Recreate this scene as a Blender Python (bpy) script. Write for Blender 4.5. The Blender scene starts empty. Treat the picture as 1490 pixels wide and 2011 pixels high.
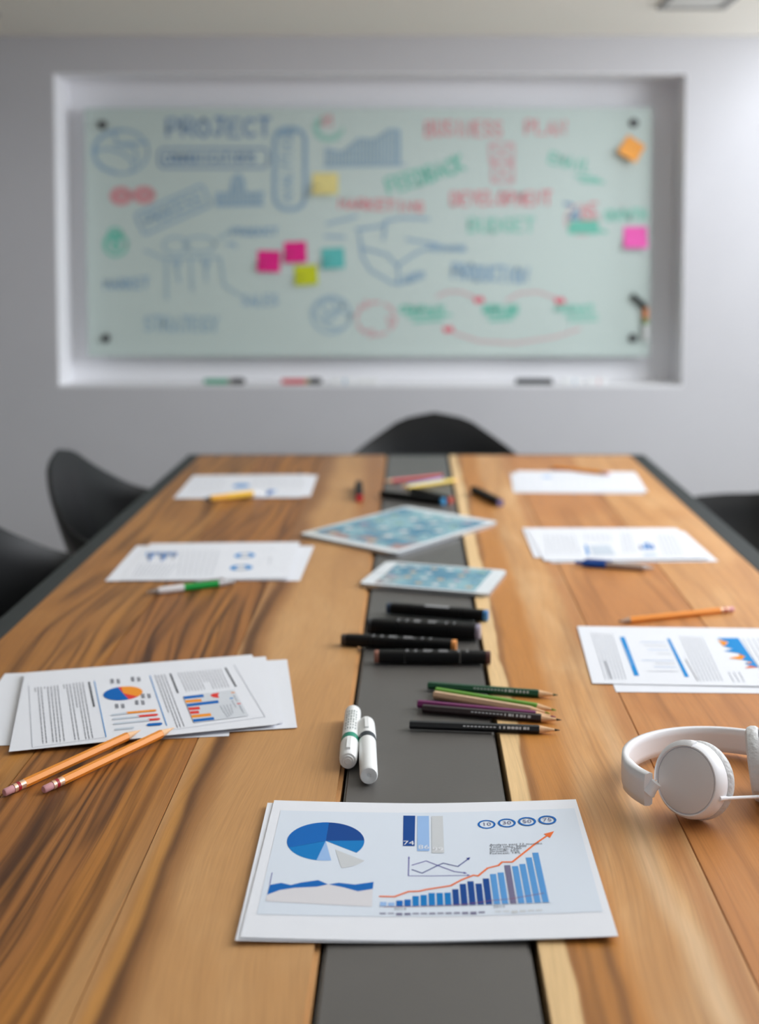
import bpy, bmesh, math, random
from mathutils import Vector, Matrix

random.seed(7)
SC = bpy.context.scene
COL = SC.collection

# ---------------------------------------------------------------- camera
FPX, TILT, CX, HOR = 2300.0, 0.056, 812.0, 510.0      # pixels of the 1490x2011 frame
CY = HOR + FPX * math.tan(TILT)
CAMZ, TZ = 1.25, 0.75                                   # lens height, table-top height
cam_data = bpy.data.cameras.new('camera')
cam = bpy.data.objects.new('camera', cam_data)
COL.objects.link(cam)
cam.location = (0, 0, CAMZ)
cam.rotation_euler = (math.pi / 2 - TILT, 0, 0)
cam_data.sensor_fit = 'VERTICAL'
cam_data.sensor_height = 36.0
cam_data.lens = FPX / 2011 * 36.0
cam_data.shift_x = (745 - CX) / 2011
cam_data.shift_y = (CY - 1005.5) / 2011
cam_data.clip_start = 0.05
cam_data.dof.use_dof = True
cam_data.dof.focus_distance = 1.08
cam_data.dof.aperture_fstop = 3.3
SC.camera = cam

# ---------------------------------------------------------------- world, lights, exposure
w = bpy.data.worlds.new('overcast_daylight')
SC.world = w
w.use_nodes = True
w.node_tree.nodes['Background'].inputs[0].default_value = (0.80, 0.88, 1.0, 1)
w.node_tree.nodes['Background'].inputs[1].default_value = 1.0


def area_light(name, loc, rot, sx, sy, power, col):
    d = bpy.data.lights.new(name, 'AREA')
    d.shape = 'RECTANGLE'
    d.size, d.size_y, d.energy, d.color = sx, sy, power, col
    o = bpy.data.objects.new(name, d)
    COL.objects.link(o)
    o.location, o.rotation_euler = loc, rot
    return o


# daylight entering through the long window of the right wall, plus an added fill light behind the camera
area_light('window_daylight_right', (2.16, 1.85, 2.20), (0, math.radians(90), 0), 1.70, 1.9, 74, (0.93, 0.96, 1.0))
area_light('window_daylight_far_right', (2.16, 3.38, 2.16), (0, math.radians(90), 0), 1.85, 0.64, 26, (0.93, 0.96, 1.0))
area_light('rear_fill_light', (0.4, -2.36, 1.60), (math.radians(-90), 0, math.pi), 2.8, 1.4, 2.0, (0.95, 0.97, 1.0))

SC.view_settings.view_transform = 'Standard'
SC.view_settings.look = 'None'
SC.view_settings.gamma = 1
SC.view_settings.use_curve_mapping = False
SC.view_settings.exposure = 0.0
SC.cycles.use_denoising = True
SC.cycles.max_bounces = 8
SC.cycles.diffuse_bounces = 5


def P(px, py, z=TZ):
    """World point on the horizontal plane z that the photo shows at pixel px, py."""
    y = (py - CY) / FPX
    d = Vector(((px - CX) / FPX, math.cos(TILT) - y * math.sin(TILT), -math.sin(TILT) - y * math.cos(TILT)))
    return Vector((0, 0, CAMZ)) + d * ((z - CAMZ) / d.z)


def PW(px, py, Y):
    """World point on the vertical plane y = Y."""
    y = (py - CY) / FPX
    d = Vector(((px - CX) / FPX, math.cos(TILT) - y * math.sin(TILT), -math.sin(TILT) - y * math.cos(TILT)))
    return Vector((0, 0, CAMZ)) + d * (Y / d.y)


# ---------------------------------------------------------------- materials
def lin(c):
    c = c / 255.0
    return c / 12.92 if c <= 0.04045 else ((c + 0.055) / 1.055) ** 2.4


def rgb(r, g, b):
    return (lin(r), lin(g), lin(b), 1)


_M = {}


def mat(name, col, rough=0.6, metal=0.0, spec=0.5, noise=0.0, scale=60.0, bump=0.0, coat=0.0):
    if name in _M:
        return _M[name]
    m = bpy.data.materials.new(name)
    m.use_nodes = True
    nt = m.node_tree
    b = nt.nodes['Principled BSDF']
    b.inputs['Base Color'].default_value = col
    b.inputs['Roughness'].default_value = rough
    b.inputs['Metallic'].default_value = metal
    b.inputs['Specular IOR Level'].default_value = spec
    b.inputs['Coat Weight'].default_value = coat
    if noise > 0 or bump > 0:
        tc = nt.nodes.new('ShaderNodeTexCoord')
        n = nt.nodes.new('ShaderNodeTexNoise')
        n.inputs['Scale'].default_value = scale
        n.inputs['Detail'].default_value = 4
        nt.links.new(tc.outputs['Object'], n.inputs['Vector'])
        if noise > 0:
            r = nt.nodes.new('ShaderNodeValToRGB')
            r.color_ramp.elements[0].position = 0.3
            r.color_ramp.elements[1].position = 0.7
            r.color_ramp.elements[0].color = tuple(c * (1 - noise) for c in col[:3]) + (1,)
            r.color_ramp.elements[1].color = tuple(min(1, c * (1 + noise)) for c in col[:3]) + (1,)
            nt.links.new(n.outputs['Fac'], r.inputs['Fac'])
            nt.links.new(r.outputs['Color'], b.inputs['Base Color'])
        if bump > 0:
            bp = nt.nodes.new('ShaderNodeBump')
            bp.inputs['Strength'].default_value = bump
            bp.inputs['Distance'].default_value = 0.002
            nt.links.new(n.outputs['Fac'], bp.inputs['Height'])
            nt.links.new(bp.outputs['Normal'], b.inputs['Normal'])
    _M[name] = m
    return m


class NG:
    """tiny helper for math-node chains"""

    def __init__(self, nt):
        self.nt = nt

    def _in(self, sock, v):
        if isinstance(v, (int, float)):
            sock.default_value = v
        else:
            self.nt.links.new(v, sock)

    def m(self, op, a, b=0.0, c=0.0, clamp=False):
        n = self.nt.nodes.new('ShaderNodeMath')
        n.operation = op
        n.use_clamp = clamp
        for i, v in enumerate((a, b, c)):
            self._in(n.inputs[i], v)
        return n.outputs[0]

    def xyz(self, x, y, z):
        n = self.nt.nodes.new('ShaderNodeCombineXYZ')
        for i, v in enumerate((x, y, z)):
            self._in(n.inputs[i], v)
        return n.outputs[0]

    def noise(self, vec, scale=1.0, detail=3.0, rough=0.5, dist=0.0):
        n = self.nt.nodes.new('ShaderNodeTexNoise')
        n.inputs['Scale'].default_value = scale
        n.inputs['Detail'].default_value = detail
        n.inputs['Roughness'].default_value = rough
        n.inputs['Distortion'].default_value = dist
        self.nt.links.new(vec, n.inputs['Vector'])
        return n.outputs['Fac']

    def smooth(self, x, a, b):
        n = self.nt.nodes.new('ShaderNodeMapRange')
        n.interpolation_type = 'SMOOTHSTEP'
        self._in(n.inputs[0], x)
        n.inputs[1].default_value, n.inputs[2].default_value = a, b
        n.inputs[3].default_value, n.inputs[4].default_value = 0, 1
        return n.outputs[0]

    def mix(self, fac, a, b, blend='MIX'):
        n = self.nt.nodes.new('ShaderNodeMix')
        n.data_type = 'RGBA'
        n.blend_type = blend
        self._in(n.inputs[0], fac)
        for i, v in ((6, a), (7, b)):
            if isinstance(v, tuple):
                n.inputs[i].default_value = v
            else:
                self.nt.links.new(v, n.inputs[i])
        return n.outputs[2]


def wood(name, base, dark, pale, seed, figure=0.6, rings=9.0, bands=(), blotch=0.35, lines=0.5, amber=None, amber_amt=0.0):
    """Solid timber plank. Object coordinates: x across the plank (0 = its middle), y along it.
    bands: (x_centre, half_width, wander, strength, colour, softness, y_from, y_to) - heartwood and sapwood bands"""
    m = bpy.data.materials.new(name)
    m.use_nodes = True
    nt = m.node_tree
    g = NG(nt)
    b = nt.nodes['Principled BSDF']
    tc = nt.nodes.new('ShaderNodeTexCoord')
    sp = nt.nodes.new('ShaderNodeSeparateXYZ')
    nt.links.new(tc.outputs['Object'], sp.inputs[0])
    x, y = sp.outputs[0], sp.outputs[1]

    def field(fx, fy, sd, detail=3.0, rough=.5, dist=0.0, xx=None):
        return g.noise(g.xyz(g.m('MULTIPLY', xx or x, fx), g.m('MULTIPLY', y, fy), sd), 1.0, detail, rough, dist)
    # slow wandering of the grain
    warp = g.m('MULTIPLY', g.m('SUBTRACT', field(2.2, 1.0, seed * 3.1, 2.0), 0.5), 0.15)
    xw = g.m('ADD', x, warp)
    # growth-ring figure: contour lines of a stretched noise field
    rf = field(11.0, 0.62, seed * 1.7 + 5, 2.5, .5, .25, xw)
    ring = g.m('SINE', g.m('MULTIPLY', rf, rings * 6.283))
    ring = g.m('POWER', g.m('MULTIPLY_ADD', ring, 0.5, 0.5), 2.2)
    streak = field(85.0, 1.1, seed + 2.0, 5.0, .6, 0, xw)
    line = field(210.0, 1.4, seed + 9.0, 4.0, .65, 0, xw)
    fibre = field(700.0, 18.0, seed, 2.0, .5, 0, xw)
    blot = field(9.0, 3.0, seed * 7.7, 4.0, .55, .6, xw)
    glow = field(26.0, .55, seed * 4.1, 3.0, .5, .3, xw)
    c = g.mix(g.m('MULTIPLY', g.smooth(blot, 0.42, 0.75), blotch), base, pale)
    if amber:
        c = g.mix(g.m('MULTIPLY', g.smooth(glow, .48, .68), amber_amt), c, amber)
    c = g.mix(g.m('MULTIPLY', g.m('MULTIPLY', ring, g.m('MULTIPLY_ADD', g.smooth(streak, 0.30, 0.66), .75, .25)), figure), c, dark)
    c = g.mix(g.m('MULTIPLY', g.smooth(streak, 0.55, 0.74), figure * 0.7), c, dark)
    c = g.mix(g.m('MULTIPLY', g.smooth(line, 0.52, 0.72), lines), c, dark)
    for bd in bands:
        xc, hw, wander, st, colour = bd[:5]
        soft = bd[5] if len(bd) > 5 else .003
        e1 = g.noise(g.xyz(xc * 31.0 + seed, g.m('MULTIPLY', y, 3.4), seed * 2.3), 1.0, 3.0)
        edge = g.m('MULTIPLY', g.m('SUBTRACT', e1, 0.5), wander * 2.4)
        dist = g.m('ABSOLUTE', g.m('SUBTRACT', g.m('ADD', x, edge), xc))
        fac = g.m('MULTIPLY', g.m('SUBTRACT', 1.0, g.smooth(dist, hw - soft, hw + soft)), st)
        if len(bd) > 7:
            yf = g.m('MULTIPLY', g.smooth(y, bd[6] - 0.25, bd[6] + 0.25), g.m('SUBTRACT', 1.0, g.smooth(y, bd[7] - 0.25, bd[7] + 0.25)))
            fac = g.m('MULTIPLY', fac, yf)
        dk = tuple(v * .62 for v in colour[:3]) + (1,)
        mod = g.mix(g.m('MULTIPLY', g.smooth(streak, 0.46, 0.74), 0.40), colour, dk)
        c = g.mix(fac, c, mod)
    fib = g.m('MULTIPLY_ADD', g.m('SUBTRACT', fibre, 0.5), 0.36, 1.0)
    vm = nt.nodes.new('ShaderNodeVectorMath')
    vm.operation = 'SCALE'
    nt.links.new(c, vm.inputs[0])
    nt.links.new(fib, vm.inputs['Scale'])
    nt.links.new(vm.outputs[0], b.inputs['Base Color'])
    nt.links.new(g.m('MULTIPLY_ADD', blot, 0.14, 0.36), b.inputs['Roughness'])
    b.inputs['Specular IOR Level'].default_value = 0.32
    bp = nt.nodes.new('ShaderNodeBump')
    bp.inputs['Strength'].default_value = 0.25
    bp.inputs['Distance'].default_value = 0.0012
    hgt = g.m('ADD', g.m('MULTIPLY', fibre, 0.35), g.m('MULTIPLY', blot, 1.2))
    nt.links.new(hgt, bp.inputs['Height'])
    nt.links.new(bp.outputs['Normal'], b.inputs['Normal'])
    return m


# ---------------------------------------------------------------- mesh helpers
def tag(o, label=None, cat=None, group=None, kind=None):
    for k, v in (('label', label), ('category', cat), ('group', group), ('kind', kind)):
        if v:
            o[k] = v
    return o


def empty(name, loc=(0, 0, 0), rot=(0, 0, 0)):
    o = bpy.data.objects.new(name, None)
    o.empty_display_size = 0.05
    COL.objects.link(o)
    o.location, o.rotation_euler = loc, rot
    return o


def obj(name, bm, mats, parent=None, smooth=False, crease=0.62):
    if not isinstance(mats, (list, tuple)):
        mats = [mats]
    me = bpy.data.meshes.new(name)
    bmesh.ops.recalc_face_normals(bm, faces=bm.faces)
    if smooth:
        for ed in bm.edges:
            if len(ed.link_faces) == 2 and ed.calc_face_angle(0) > crease:
                ed.smooth = False
    bm.to_mesh(me)
    bm.free()
    for mm in mats:
        me.materials.append(mm)
    if smooth:
        for p in me.polygons:
            p.use_smooth = True
    o = bpy.data.objects.new(name, me)
    COL.objects.link(o)
    o.parent = parent
    return o


def box(bm, x0, x1, y0, y1, z0, z1, mi=0):
    vs = [bm.verts.new(p) for p in ((x0, y0, z0), (x1, y0, z0), (x1, y1, z0), (x0, y1, z0), (x0, y0, z1), (x1, y0, z1), (x1, y1, z1), (x0, y1, z1))]
    for f in ((0, 3, 2, 1), (4, 5, 6, 7), (0, 1, 5, 4), (1, 2, 6, 5), (2, 3, 7, 6), (3, 0, 4, 7)):
        bm.faces.new([vs[i] for i in f]).material_index = mi
    return vs


def bevel(bm, w, seg=2):
    bmesh.ops.bevel(bm, geom=list(bm.edges), offset=w, segments=seg, affect='EDGES', profile=0.5)


def bxo(name, dims, m, parent=None, bev=0.0, smooth=False):
    bm = bmesh.new()
    box(bm, *dims)
    if bev:
        bevel(bm, bev)
    return obj(name, bm, m, parent, smooth)


def revolve(bm, prof, n=20, axis='X', origin=(0, 0, 0), power=2.0, flat=1.0, phase=0.0, mi=0):
    """prof: list of (t, r) along the axis; power > 2 gives a rounded square section."""
    rings = []
    for t, r in prof:
        ring = []
        for i in range(n):
            a = 2 * math.pi * i / n + phase
            ca, sa = math.cos(a), math.sin(a)
            k = 1.0
            if power != 2.0:
                k = (abs(ca) ** power + abs(sa) ** power) ** (-1.0 / power)
            p, q = r * k * ca, r * k * sa * flat
            v = {'X': (t, p, q), 'Y': (p, t, q), 'Z': (p, q, t)}[axis]
            ring.append(bm.verts.new(Vector(v) + Vector(origin)))
        rings.append(ring)
    for a, b in zip(rings, rings[1:]):
        for i in range(n):
            bm.faces.new((a[i], a[(i + 1) % n], b[(i + 1) % n], b[i])).material_index = mi
    bm.faces.new(rings[0]).material_index = mi
    bm.faces.new(rings[-1]).material_index = mi


def rev(name, prof, m, parent, smooth=True, **kw):
    bm = bmesh.new()
    revolve(bm, prof, **kw)
    return obj(name, bm, m, parent, smooth)


def tube(bm, pts, r, n=10):
    """round tube through points"""
    rings = []
    pts = [Vector(p) for p in pts]
    for i, p in enumerate(pts):
        d = (pts[min(i + 1, len(pts) - 1)] - pts[max(i - 1, 0)]).normalized()
        u = d.cross(Vector((0, 0, 1)))
        if u.length < 1e-3:
            u = d.cross(Vector((1, 0, 0)))
        u.normalize()
        v = d.cross(u)
        rr = r[i] if isinstance(r, (list, tuple)) else r
        rings.append([bm.verts.new(p + (u * math.cos(2 * math.pi * k / n) + v * math.sin(2 * math.pi * k / n)) * rr) for k in range(n)])
    for a, b in zip(rings, rings[1:]):
        for k in range(n):
            bm.faces.new((a[k], a[(k + 1) % n], b[(k + 1) % n], b[k]))
    bm.faces.new(rings[0])
    bm.faces.new(rings[-1])


def rrect(w, h, r, n=6):
    pts = []
    for cx, cy, a0 in ((w / 2 - r, h / 2 - r, 0), (-w / 2 + r, h / 2 - r, 90), (-w / 2 + r, -h / 2 + r, 180), (w / 2 - r, -h / 2 + r, 270)):
        for i in range(n + 1):
            a = math.radians(a0 + 90.0 * i / n)
            pts.append((cx + r * math.cos(a), cy + r * math.sin(a)))
    return pts


def prism(bm, pts, z0, z1, mi=0):
    a = [bm.verts.new((p[0], p[1], z0)) for p in pts]
    b = [bm.verts.new((p[0], p[1], z1)) for p in pts]
    n = len(pts)
    for i in range(n):
        bm.faces.new((a[i], a[(i + 1) % n], b[(i + 1) % n], b[i])).material_index = mi
    bm.faces.new(a).material_index = mi
    bm.faces.new(b).material_index = mi


def text_polys(s, size, align='CENTER'):
    cu = bpy.data.curves.new('txt', 'FONT')
    cu.body, cu.size, cu.align_x, cu.align_y, cu.resolution_u = s, size, align, 'CENTER', 2
    to = bpy.data.objects.new('txt', cu)
    COL.objects.link(to)
    bpy.context.view_layer.update()
    me = to.evaluated_get(bpy.context.evaluated_depsgraph_get()).to_mesh()
    out = [[(me.vertices[i].co.x, me.vertices[i].co.y) for i in p.vertices] for p in me.polygons]
    to.evaluated_get(bpy.context.evaluated_depsgraph_get()).to_mesh_clear()
    bpy.data.objects.remove(to)
    bpy.data.curves.remove(cu)
    return out


# ---------------------------------------------------------------- the room
YW, REC = 3.80, 0.16                 # front face of the board wall, depth of its niche
XL, XR, YB, YF = -2.3, 2.2, 3.80, -2.4
ZC, ZC2 = 1.966, 3.20                # dropped ceiling by the board wall, main ceiling
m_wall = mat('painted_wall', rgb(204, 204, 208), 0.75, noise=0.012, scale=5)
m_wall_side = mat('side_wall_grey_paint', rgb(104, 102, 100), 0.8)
m_niche = mat('niche_white_paint', rgb(242, 242, 245), 0.65)
m_ceil = mat('ceiling_paint', rgb(246, 242, 231), 0.85)
m_floor = mat('floor_grey_concrete', rgb(205, 201, 195), 0.5, noise=0.12, scale=3)
m_white = mat('white_frame', rgb(235, 235, 235), 0.45)


def struct(o):
    o['kind'] = 'structure'
    return o


struct(bxo('floor', (XL - .1, XR + .1, YF - .1, YB + .4, -0.1, 0.0), m_floor))
n0, n1 = PW(103.5, 143, YW), PW(1341, 760, YW)
NX0, NX1, NZ1, NZ0 = n0.x, n1.x, n0.z, n1.z
bm = bmesh.new()
T = 0.34
box(bm, XL - .1, NX0, YW, YW + T, 0, 3.3)
box(bm, NX1, XR + .1, YW, YW + T, 0, 3.3)
box(bm, NX0, NX1, YW, YW + T, 0, NZ0)
box(bm, NX0, NX1, YW, YW + T, NZ1, 3.3)
struct(obj('wall_back', bm, m_wall))
bm = bmesh.new()
t = 0.004
box(bm, NX0 + t, NX1 - t, YW + REC, YW + REC + .02, NZ0 + t, NZ1 - t)
box(bm, NX0, NX0 + t, YW + .001, YW + REC, NZ0 + t, NZ1 - t)
box(bm, NX1 - t, NX1, YW + .001, YW + REC, NZ0 + t, NZ1 - t)
box(bm, NX0, NX1, YW + .001, YW + REC, NZ0, NZ0 + t)
box(bm, NX0, NX1, YW + .001, YW + REC, NZ1 - t, NZ1)
struct(obj('trim_1', bm, m_niche))['label'] = 'white painted niche lining around the glass board'
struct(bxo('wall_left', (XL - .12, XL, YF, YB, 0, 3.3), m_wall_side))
bm = bmesh.new()
WZ0, WZ1, WY0, WY1 = 1.20, 3.12, 0.38, 3.74
box(bm, XR, XR + .12, YF, YB, 0, WZ0)
box(bm, XR, XR + .12, YF, YB, WZ1, 3.3)
box(bm, XR, XR + .12, YF, WY0, WZ0, WZ1)
box(bm, XR, XR + .12, WY1, YB, WZ0, WZ1)
struct(obj('wall_right', bm, m_wall))
wn = empty('window_1', (XR, 0, WZ0))
struct(wn)
for k in range(4):
    yy = WY0 + k * (WY1 - WY0) / 3
    bxo('window_mullion', (0.03, 0.08, yy - .025, yy + .025, 0, WZ1 - WZ0), m_white, wn)
bxo('window_sill', (0.0, 0.12, WY0, WY1, 0.0, 0.02), m_white, wn)
bm = bmesh.new()
box(bm, XL - .1, -1.1, YF - .12, YF, 0, 3.3)
box(bm, 1.9, XR + .1, YF - .12, YF, 0, 3.3)
box(bm, -1.1, 1.9, YF - .12, YF, 0, .85)
box(bm, -1.1, 1.9, YF - .12, YF, 2.4, 3.3)
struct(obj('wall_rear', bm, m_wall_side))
wn = empty('rear_fill_window', (0.4, YF, 0.85))  # unseen rear window, added to go with the fill light
struct(wn)
for k in range(4):
    bxo('window_mullion', (-1.5 + k - .025, -1.5 + k + .025, -.08, -.03, 0, 1.55), m_white, wn)
bm = bmesh.new()
box(bm, XL - .1, 1.30, 3.05, YB, ZC, ZC2)  # unseen right and near ends cut back to shape light on the board wall
box(bm, XL - .1, XR + .1, YF - .1, YB, ZC2, ZC2 + .1)
struct(obj('ceiling', bm, m_ceil))

m_pf = mat('ceiling_panel_rim', rgb(150, 150, 148), 0.5)
m_pd = mat('ceiling_panel_diffuser', rgb(222, 222, 216), 0.5)
for (x0, x1, y1, lab) in ((.690, .882, 3.372, 'square flush ceiling panel with grey rim, right of the glass board'),
                          (-1.40, -1.205, 3.46, 'square flush ceiling panel above the left end of the board wall')):
    e = empty('ceiling_panel', ((x0 + x1) / 2, y1 - (x1 - x0) / 2, ZC))
    tag(e, lab, 'ceiling panel')
    h = (x1 - x0) / 2
    bm = bmesh.new()
    rw = .016
    box(bm, -h, h, h - rw, h, -.008, 0)
    box(bm, -h, h, -h, -h + rw, -.008, 0)
    box(bm, -h, -h + rw, -h + rw, h - rw, -.008, 0)
    box(bm, h - rw, h, -h + rw, h - rw, -.008, 0)
    obj('rim', bm, m_pf, e)
    bxo('diffuser', (-h + rw, h - rw, -h + rw, h - rw, -.004, 0), m_pd, e)

# ---------------------------------------------------------------- glass board with marker drawings
YG = YW + REC - 0.055                # front face of the glass
g0, g1 = PW(165, 212, YG), PW(1275, 700, YG)
BXC, BZC = (g0.x + g1.x) / 2, (g0.z + g1.z) / 2
board = empty('glass_writing_board', (BXC, YG, g1.z))
tag(board, 'frosted pale green glass board covered in marker drawings in the wall niche', 'glass board')
BO = Vector((BXC, YG, g1.z))
m_glass = mat('frosted_green_glass', rgb(206, 221, 216), 0.22, spec=0.5)
m_steel = mat('standoff_steel', rgb(92, 92, 94), 0.35, metal=0.8)
bm = bmesh.new()
box(bm, g0.x - BXC, g1.x - BXC, 0, 0.010, 0, g0.z - g1.z)
bevel(bm, 0.002, 1)
obj('glass_sheet', bm, m_glass, board)
for px, py in ((201, 245), (1245, 241), (208, 664), (1243, 664)):
    p = PW(px, py, YG - .006) - BO
    rev('standoff', [(-.010, .012), (-.008, .0145), (.000, .0145)], m_steel, board, axis='Y', origin=(p.x, 0, p.z))
    rev('standoff_spacer', [(.0101, .009), (.0548, .009)], m_steel, board, axis='Y', origin=(p.x, 0, p.z))

INK = {'b': mat('ink_blue', rgb(148, 180, 203), .6), 'n': mat('ink_navy', rgb(120, 152, 188), .6),
       'r': mat('ink_red', rgb(224, 150, 157), .6), 'p': mat('ink_pale_red', rgb(216, 178, 182), .6),
       'h': mat('ink_strong_red', rgb(232, 92, 118), .6), 'g': mat('ink_green', rgb(118, 202, 182), .6), 'f': mat('ink_faint_blue', rgb(166, 192, 204), .6),
       'l': mat('ink_light_green', rgb(148, 210, 194), .6), 'k': mat('ink_black', rgb(40, 40, 45), .6)}

GL = {  # single-stroke capitals on a 1 x 1 cell
    'A': [[(0, 0), (.5, 1), (1, 0)], [(.2, .4), (.8, .4)]],
    'B': [[(0, 0), (0, 1), (.7, 1), (.9, .78), (.7, .53), (0, .53)], [(.7, .53), (1, .27), (.75, 0), (0, 0)]],
    'C': [[(1, .85), (.6, 1), (.2, .85), (0, .5), (.2, .12), (.6, 0), (1, .15)]],
    'D': [[(0, 0), (0, 1), (.6, 1), (1, .6), (1, .35), (.6, 0), (0, 0)]],
    'E': [[(1, 1), (0, 1), (0, 0), (1, 0)], [(0, .52), (.8, .52)]],
    'F': [[(1, 1), (0, 1), (0, 0)], [(0, .52), (.8, .52)]],
    'G': [[(1, .85), (.6, 1), (.2, .85), (0, .5), (.2, .12), (.6, 0), (1, .15), (1, .45), (.6, .45)]],
    'H': [[(0, 0), (0, 1)], [(1, 0), (1, 1)], [(0, .5), (1, .5)]],
    'I': [[(.5, 0), (.5, 1)]],
    'J': [[(.2, 1), (1, 1)], [(.65, 1), (.65, .2), (.4, 0), (.05, .15)]],
    'K': [[(0, 0), (0, 1)], [(.9, 1), (0, .45), (1, 0)]],
    'L': [[(0, 1), (0, 0), (.9, 0)]],
    'M': [[(0, 0), (.1, 1), (.5, .35), (.9, 1), (1, 0)]],
    'N': [[(0, 0), (0, 1), (1, 0), (1, 1)]],
    'O': [[(.5, 1), (.1, .8), (0, .5), (.1, .2), (.5, 0), (.9, .2), (1, .5), (.9, .8), (.5, 1)]],
    'P': [[(0, 0), (0, 1), (.7, 1), (1, .75), (.7, .45), (0, .45)]],
    'R': [[(0, 0), (0, 1), (.7, 1), (1, .75), (.7, .48), (0, .48)], [(.45, .48), (1, 0)]],
    'S': [[(.95, .85), (.5, 1), (.1, .8), (.2, .58), (.8, .42), (.95, .2), (.5, 0), (.05, .15)]],
    'T': [[(0, 1), (1, 1)], [(.5, 1), (.5, 0)]],
    'U': [[(0, 1), (0, .25), (.3, 0), (.7, 0), (1, .25), (1, 1)]],
    'V': [[(0, 1), (.5, 0), (1, 1)]],
    'W': [[(0, 1), (.25, 0), (.5, .7), (.75, 0), (1, 1)]],
    'Y': [[(0, 1), (.5, .5), (1, 1)], [(.5, .5), (.5, 0)]],
    '$': [[(.95, .8), (.5, .95), (.1, .75), (.2, .56), (.8, .42), (.95, .22), (.5, .05), (.05, .2)], [(.5, 1.1), (.5, -.1)]],
    ' ': []}


def ribbon(bm, pts, wd, y):
    """flat marker stroke standing just proud of the glass; pts in board x, z"""
    pts = [Vector((p[0], p[1])) for p in pts]
    L, R = [], []
    for i, p in enumerate(pts):
        d = pts[min(i + 1, len(pts) - 1)] - pts[max(i - 1, 0)]
        if d.length < 1e-9:
            d = Vector((1, 0))
        d.normalize()
        nn = Vector((-d.y, d.x)) * wd / 2
        e = d * wd * .3 * (-1 if i == 0 else (1 if i == len(pts) - 1 else 0))
        a, b_ = p + nn + e, p - nn + e
        L.append(bm.verts.new((a.x, y, a.y)))
        R.append(bm.verts.new((b_.x, y, b_.y)))
    for i in range(len(pts) - 1):
        bm.faces.new((L[i], L[i + 1], R[i + 1], R[i]))


DLAY = [0]


def draw(name, strokes, ink, wd=.006, label=None):
    """strokes in photo pixels on the board -> one drawing, a part of the board"""
    bm = bmesh.new()
    DLAY[0] += 1
    y = -0.0006 - 0.00002 * (DLAY[0] % 12)
    for i_, s in enumerate(strokes):
        q = []
        for px, py in s:
            p = PW(px, py, YG) - BO
            q.append((p.x, p.z))
        ribbon(bm, q, wd, y - .00003 * (i_ % 20))
    o = obj(name, bm, INK[ink], board)
    if label:
        o['label'] = label
    return o


def word_strokes(s, x0, y0, x1, y1, ang=0.0, gap=.28):
    """letters filling the pixel box x0..x1, y0(top)..y1(bottom), turned by ang degrees about its middle"""
    n = len(s)
    cw = (x1 - x0) / (n - gap)
    cx, cy = (x0 + x1) / 2, (y0 + y1) / 2
    ca, sa = math.cos(math.radians(ang)), math.sin(math.radians(ang))
    out = []
    for i, ch in enumerate(s):
        jy = random.uniform(-.06, .06) * (y1 - y0)
        for st in GL[ch]:
            q = []
            for u, v in st:
                x = x0 + i * cw + u * cw * (1 - gap) - cx
                y = y1 - v * (y1 - y0) + jy - cy
                q.append((cx + x * ca + y * sa, cy - x * sa + y * ca))
            out.append(q)
    return out


def word(s, x0, y0, x1, y1, ink, wd=.006, ang=0.0, extra=()):
    return draw('marker_word', word_strokes(s, x0, y0, x1, y1, ang) + list(extra), ink, wd)


def ell(cx, cy, rx, ry, a0=0, a1=360, n=28):
    return [(cx + rx * math.cos(math.radians(a0 + (a1 - a0) * i / n)), cy - ry * math.sin(math.radians(a0 + (a1 - a0) * i / n))) for i in range(n + 1)]


def rbox(x0, y0, x1, y1, r=10, ang=0):
    cx, cy = (x0 + x1) / 2, (y0 + y1) / 2
    pts = rrect(x1 - x0, y1 - y0, r, 4)
    pts.append(pts[0])
    ca, sa = math.cos(math.radians(ang)), math.sin(math.radians(ang))
    return [(cx + x * ca + y * sa, cy - x * sa + y * ca) for x, y in pts]


def hatch(poly_top, base, step):
    """vertical hatching between a polyline of pixel points and a base line"""
    out = []
    x = poly_top[0][0]
    while x <= poly_top[-1][0]:
        for a, b in zip(poly_top, poly_top[1:]):
            if a[0] <= x <= b[0] and b[0] > a[0]:
                yy = a[1] + (b[1] - a[1]) * (x - a[0]) / (b[0] - a[0])
                out.append([(x, yy), (x, base)])
                break
        x += step
    return out


# globe
draw('marker_globe', [ell(237, 298, 54, 43), ell(237, 298, 52, 40, 90, 260), [(188, 296), (212, 292), (240, 300), (262, 318), (258, 336)],
                      [(222, 260), (232, 285), (264, 288), (270, 320)], [(225, 284), (290, 280)], [(190, 290), (185, 310), (196, 328)]], 'b', .008)
word('PROJECT', 329, 234, 530, 268, 'n', .011)
word('COMMUNICATIONS', 322, 302, 500, 320, 'n', .007, 1, [rbox(312, 292, 526, 329, 10)])
draw('marker_word', [[(559 + (b - .5) * 1, a) for a, b in ()]] if False else
     [[(px, py) for px, py in st] for st in word_strokes('ANALYTICS', 495, 317, 632, 337, 90)] + [rbox(537, 250, 601, 413, 26), rbox(541, 254, 597, 409, 23)] + word_strokes('GO', 550, 252, 578, 268), 'b', .007)
draw('marker_pie', [ell(645, 252, 28, 24, 100, 360), ell(645, 252, 22, 18, 130, 330)], 'l', .007)
draw('marker_pie', [[(630, 245), (634, 230), (650, 226), (652, 246), (630, 245)], [(636, 240), (648, 232)]], 'r', .006)
ac = [(640, 292), (672, 300), (705, 272), (735, 275), (765, 254), (784, 256)]
draw('marker_area_chart', [ac, [(636, 327), (795, 324)], [(640, 292), (640, 326)], [(784, 256), (784, 322)]] + hatch(ac, 324, 7), 'b', .0062)
word('BUSINESS', 836, 238, 985, 268, 'r', .008)
word('PLAN', 1032, 236, 1110, 264, 'r', .008)
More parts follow.
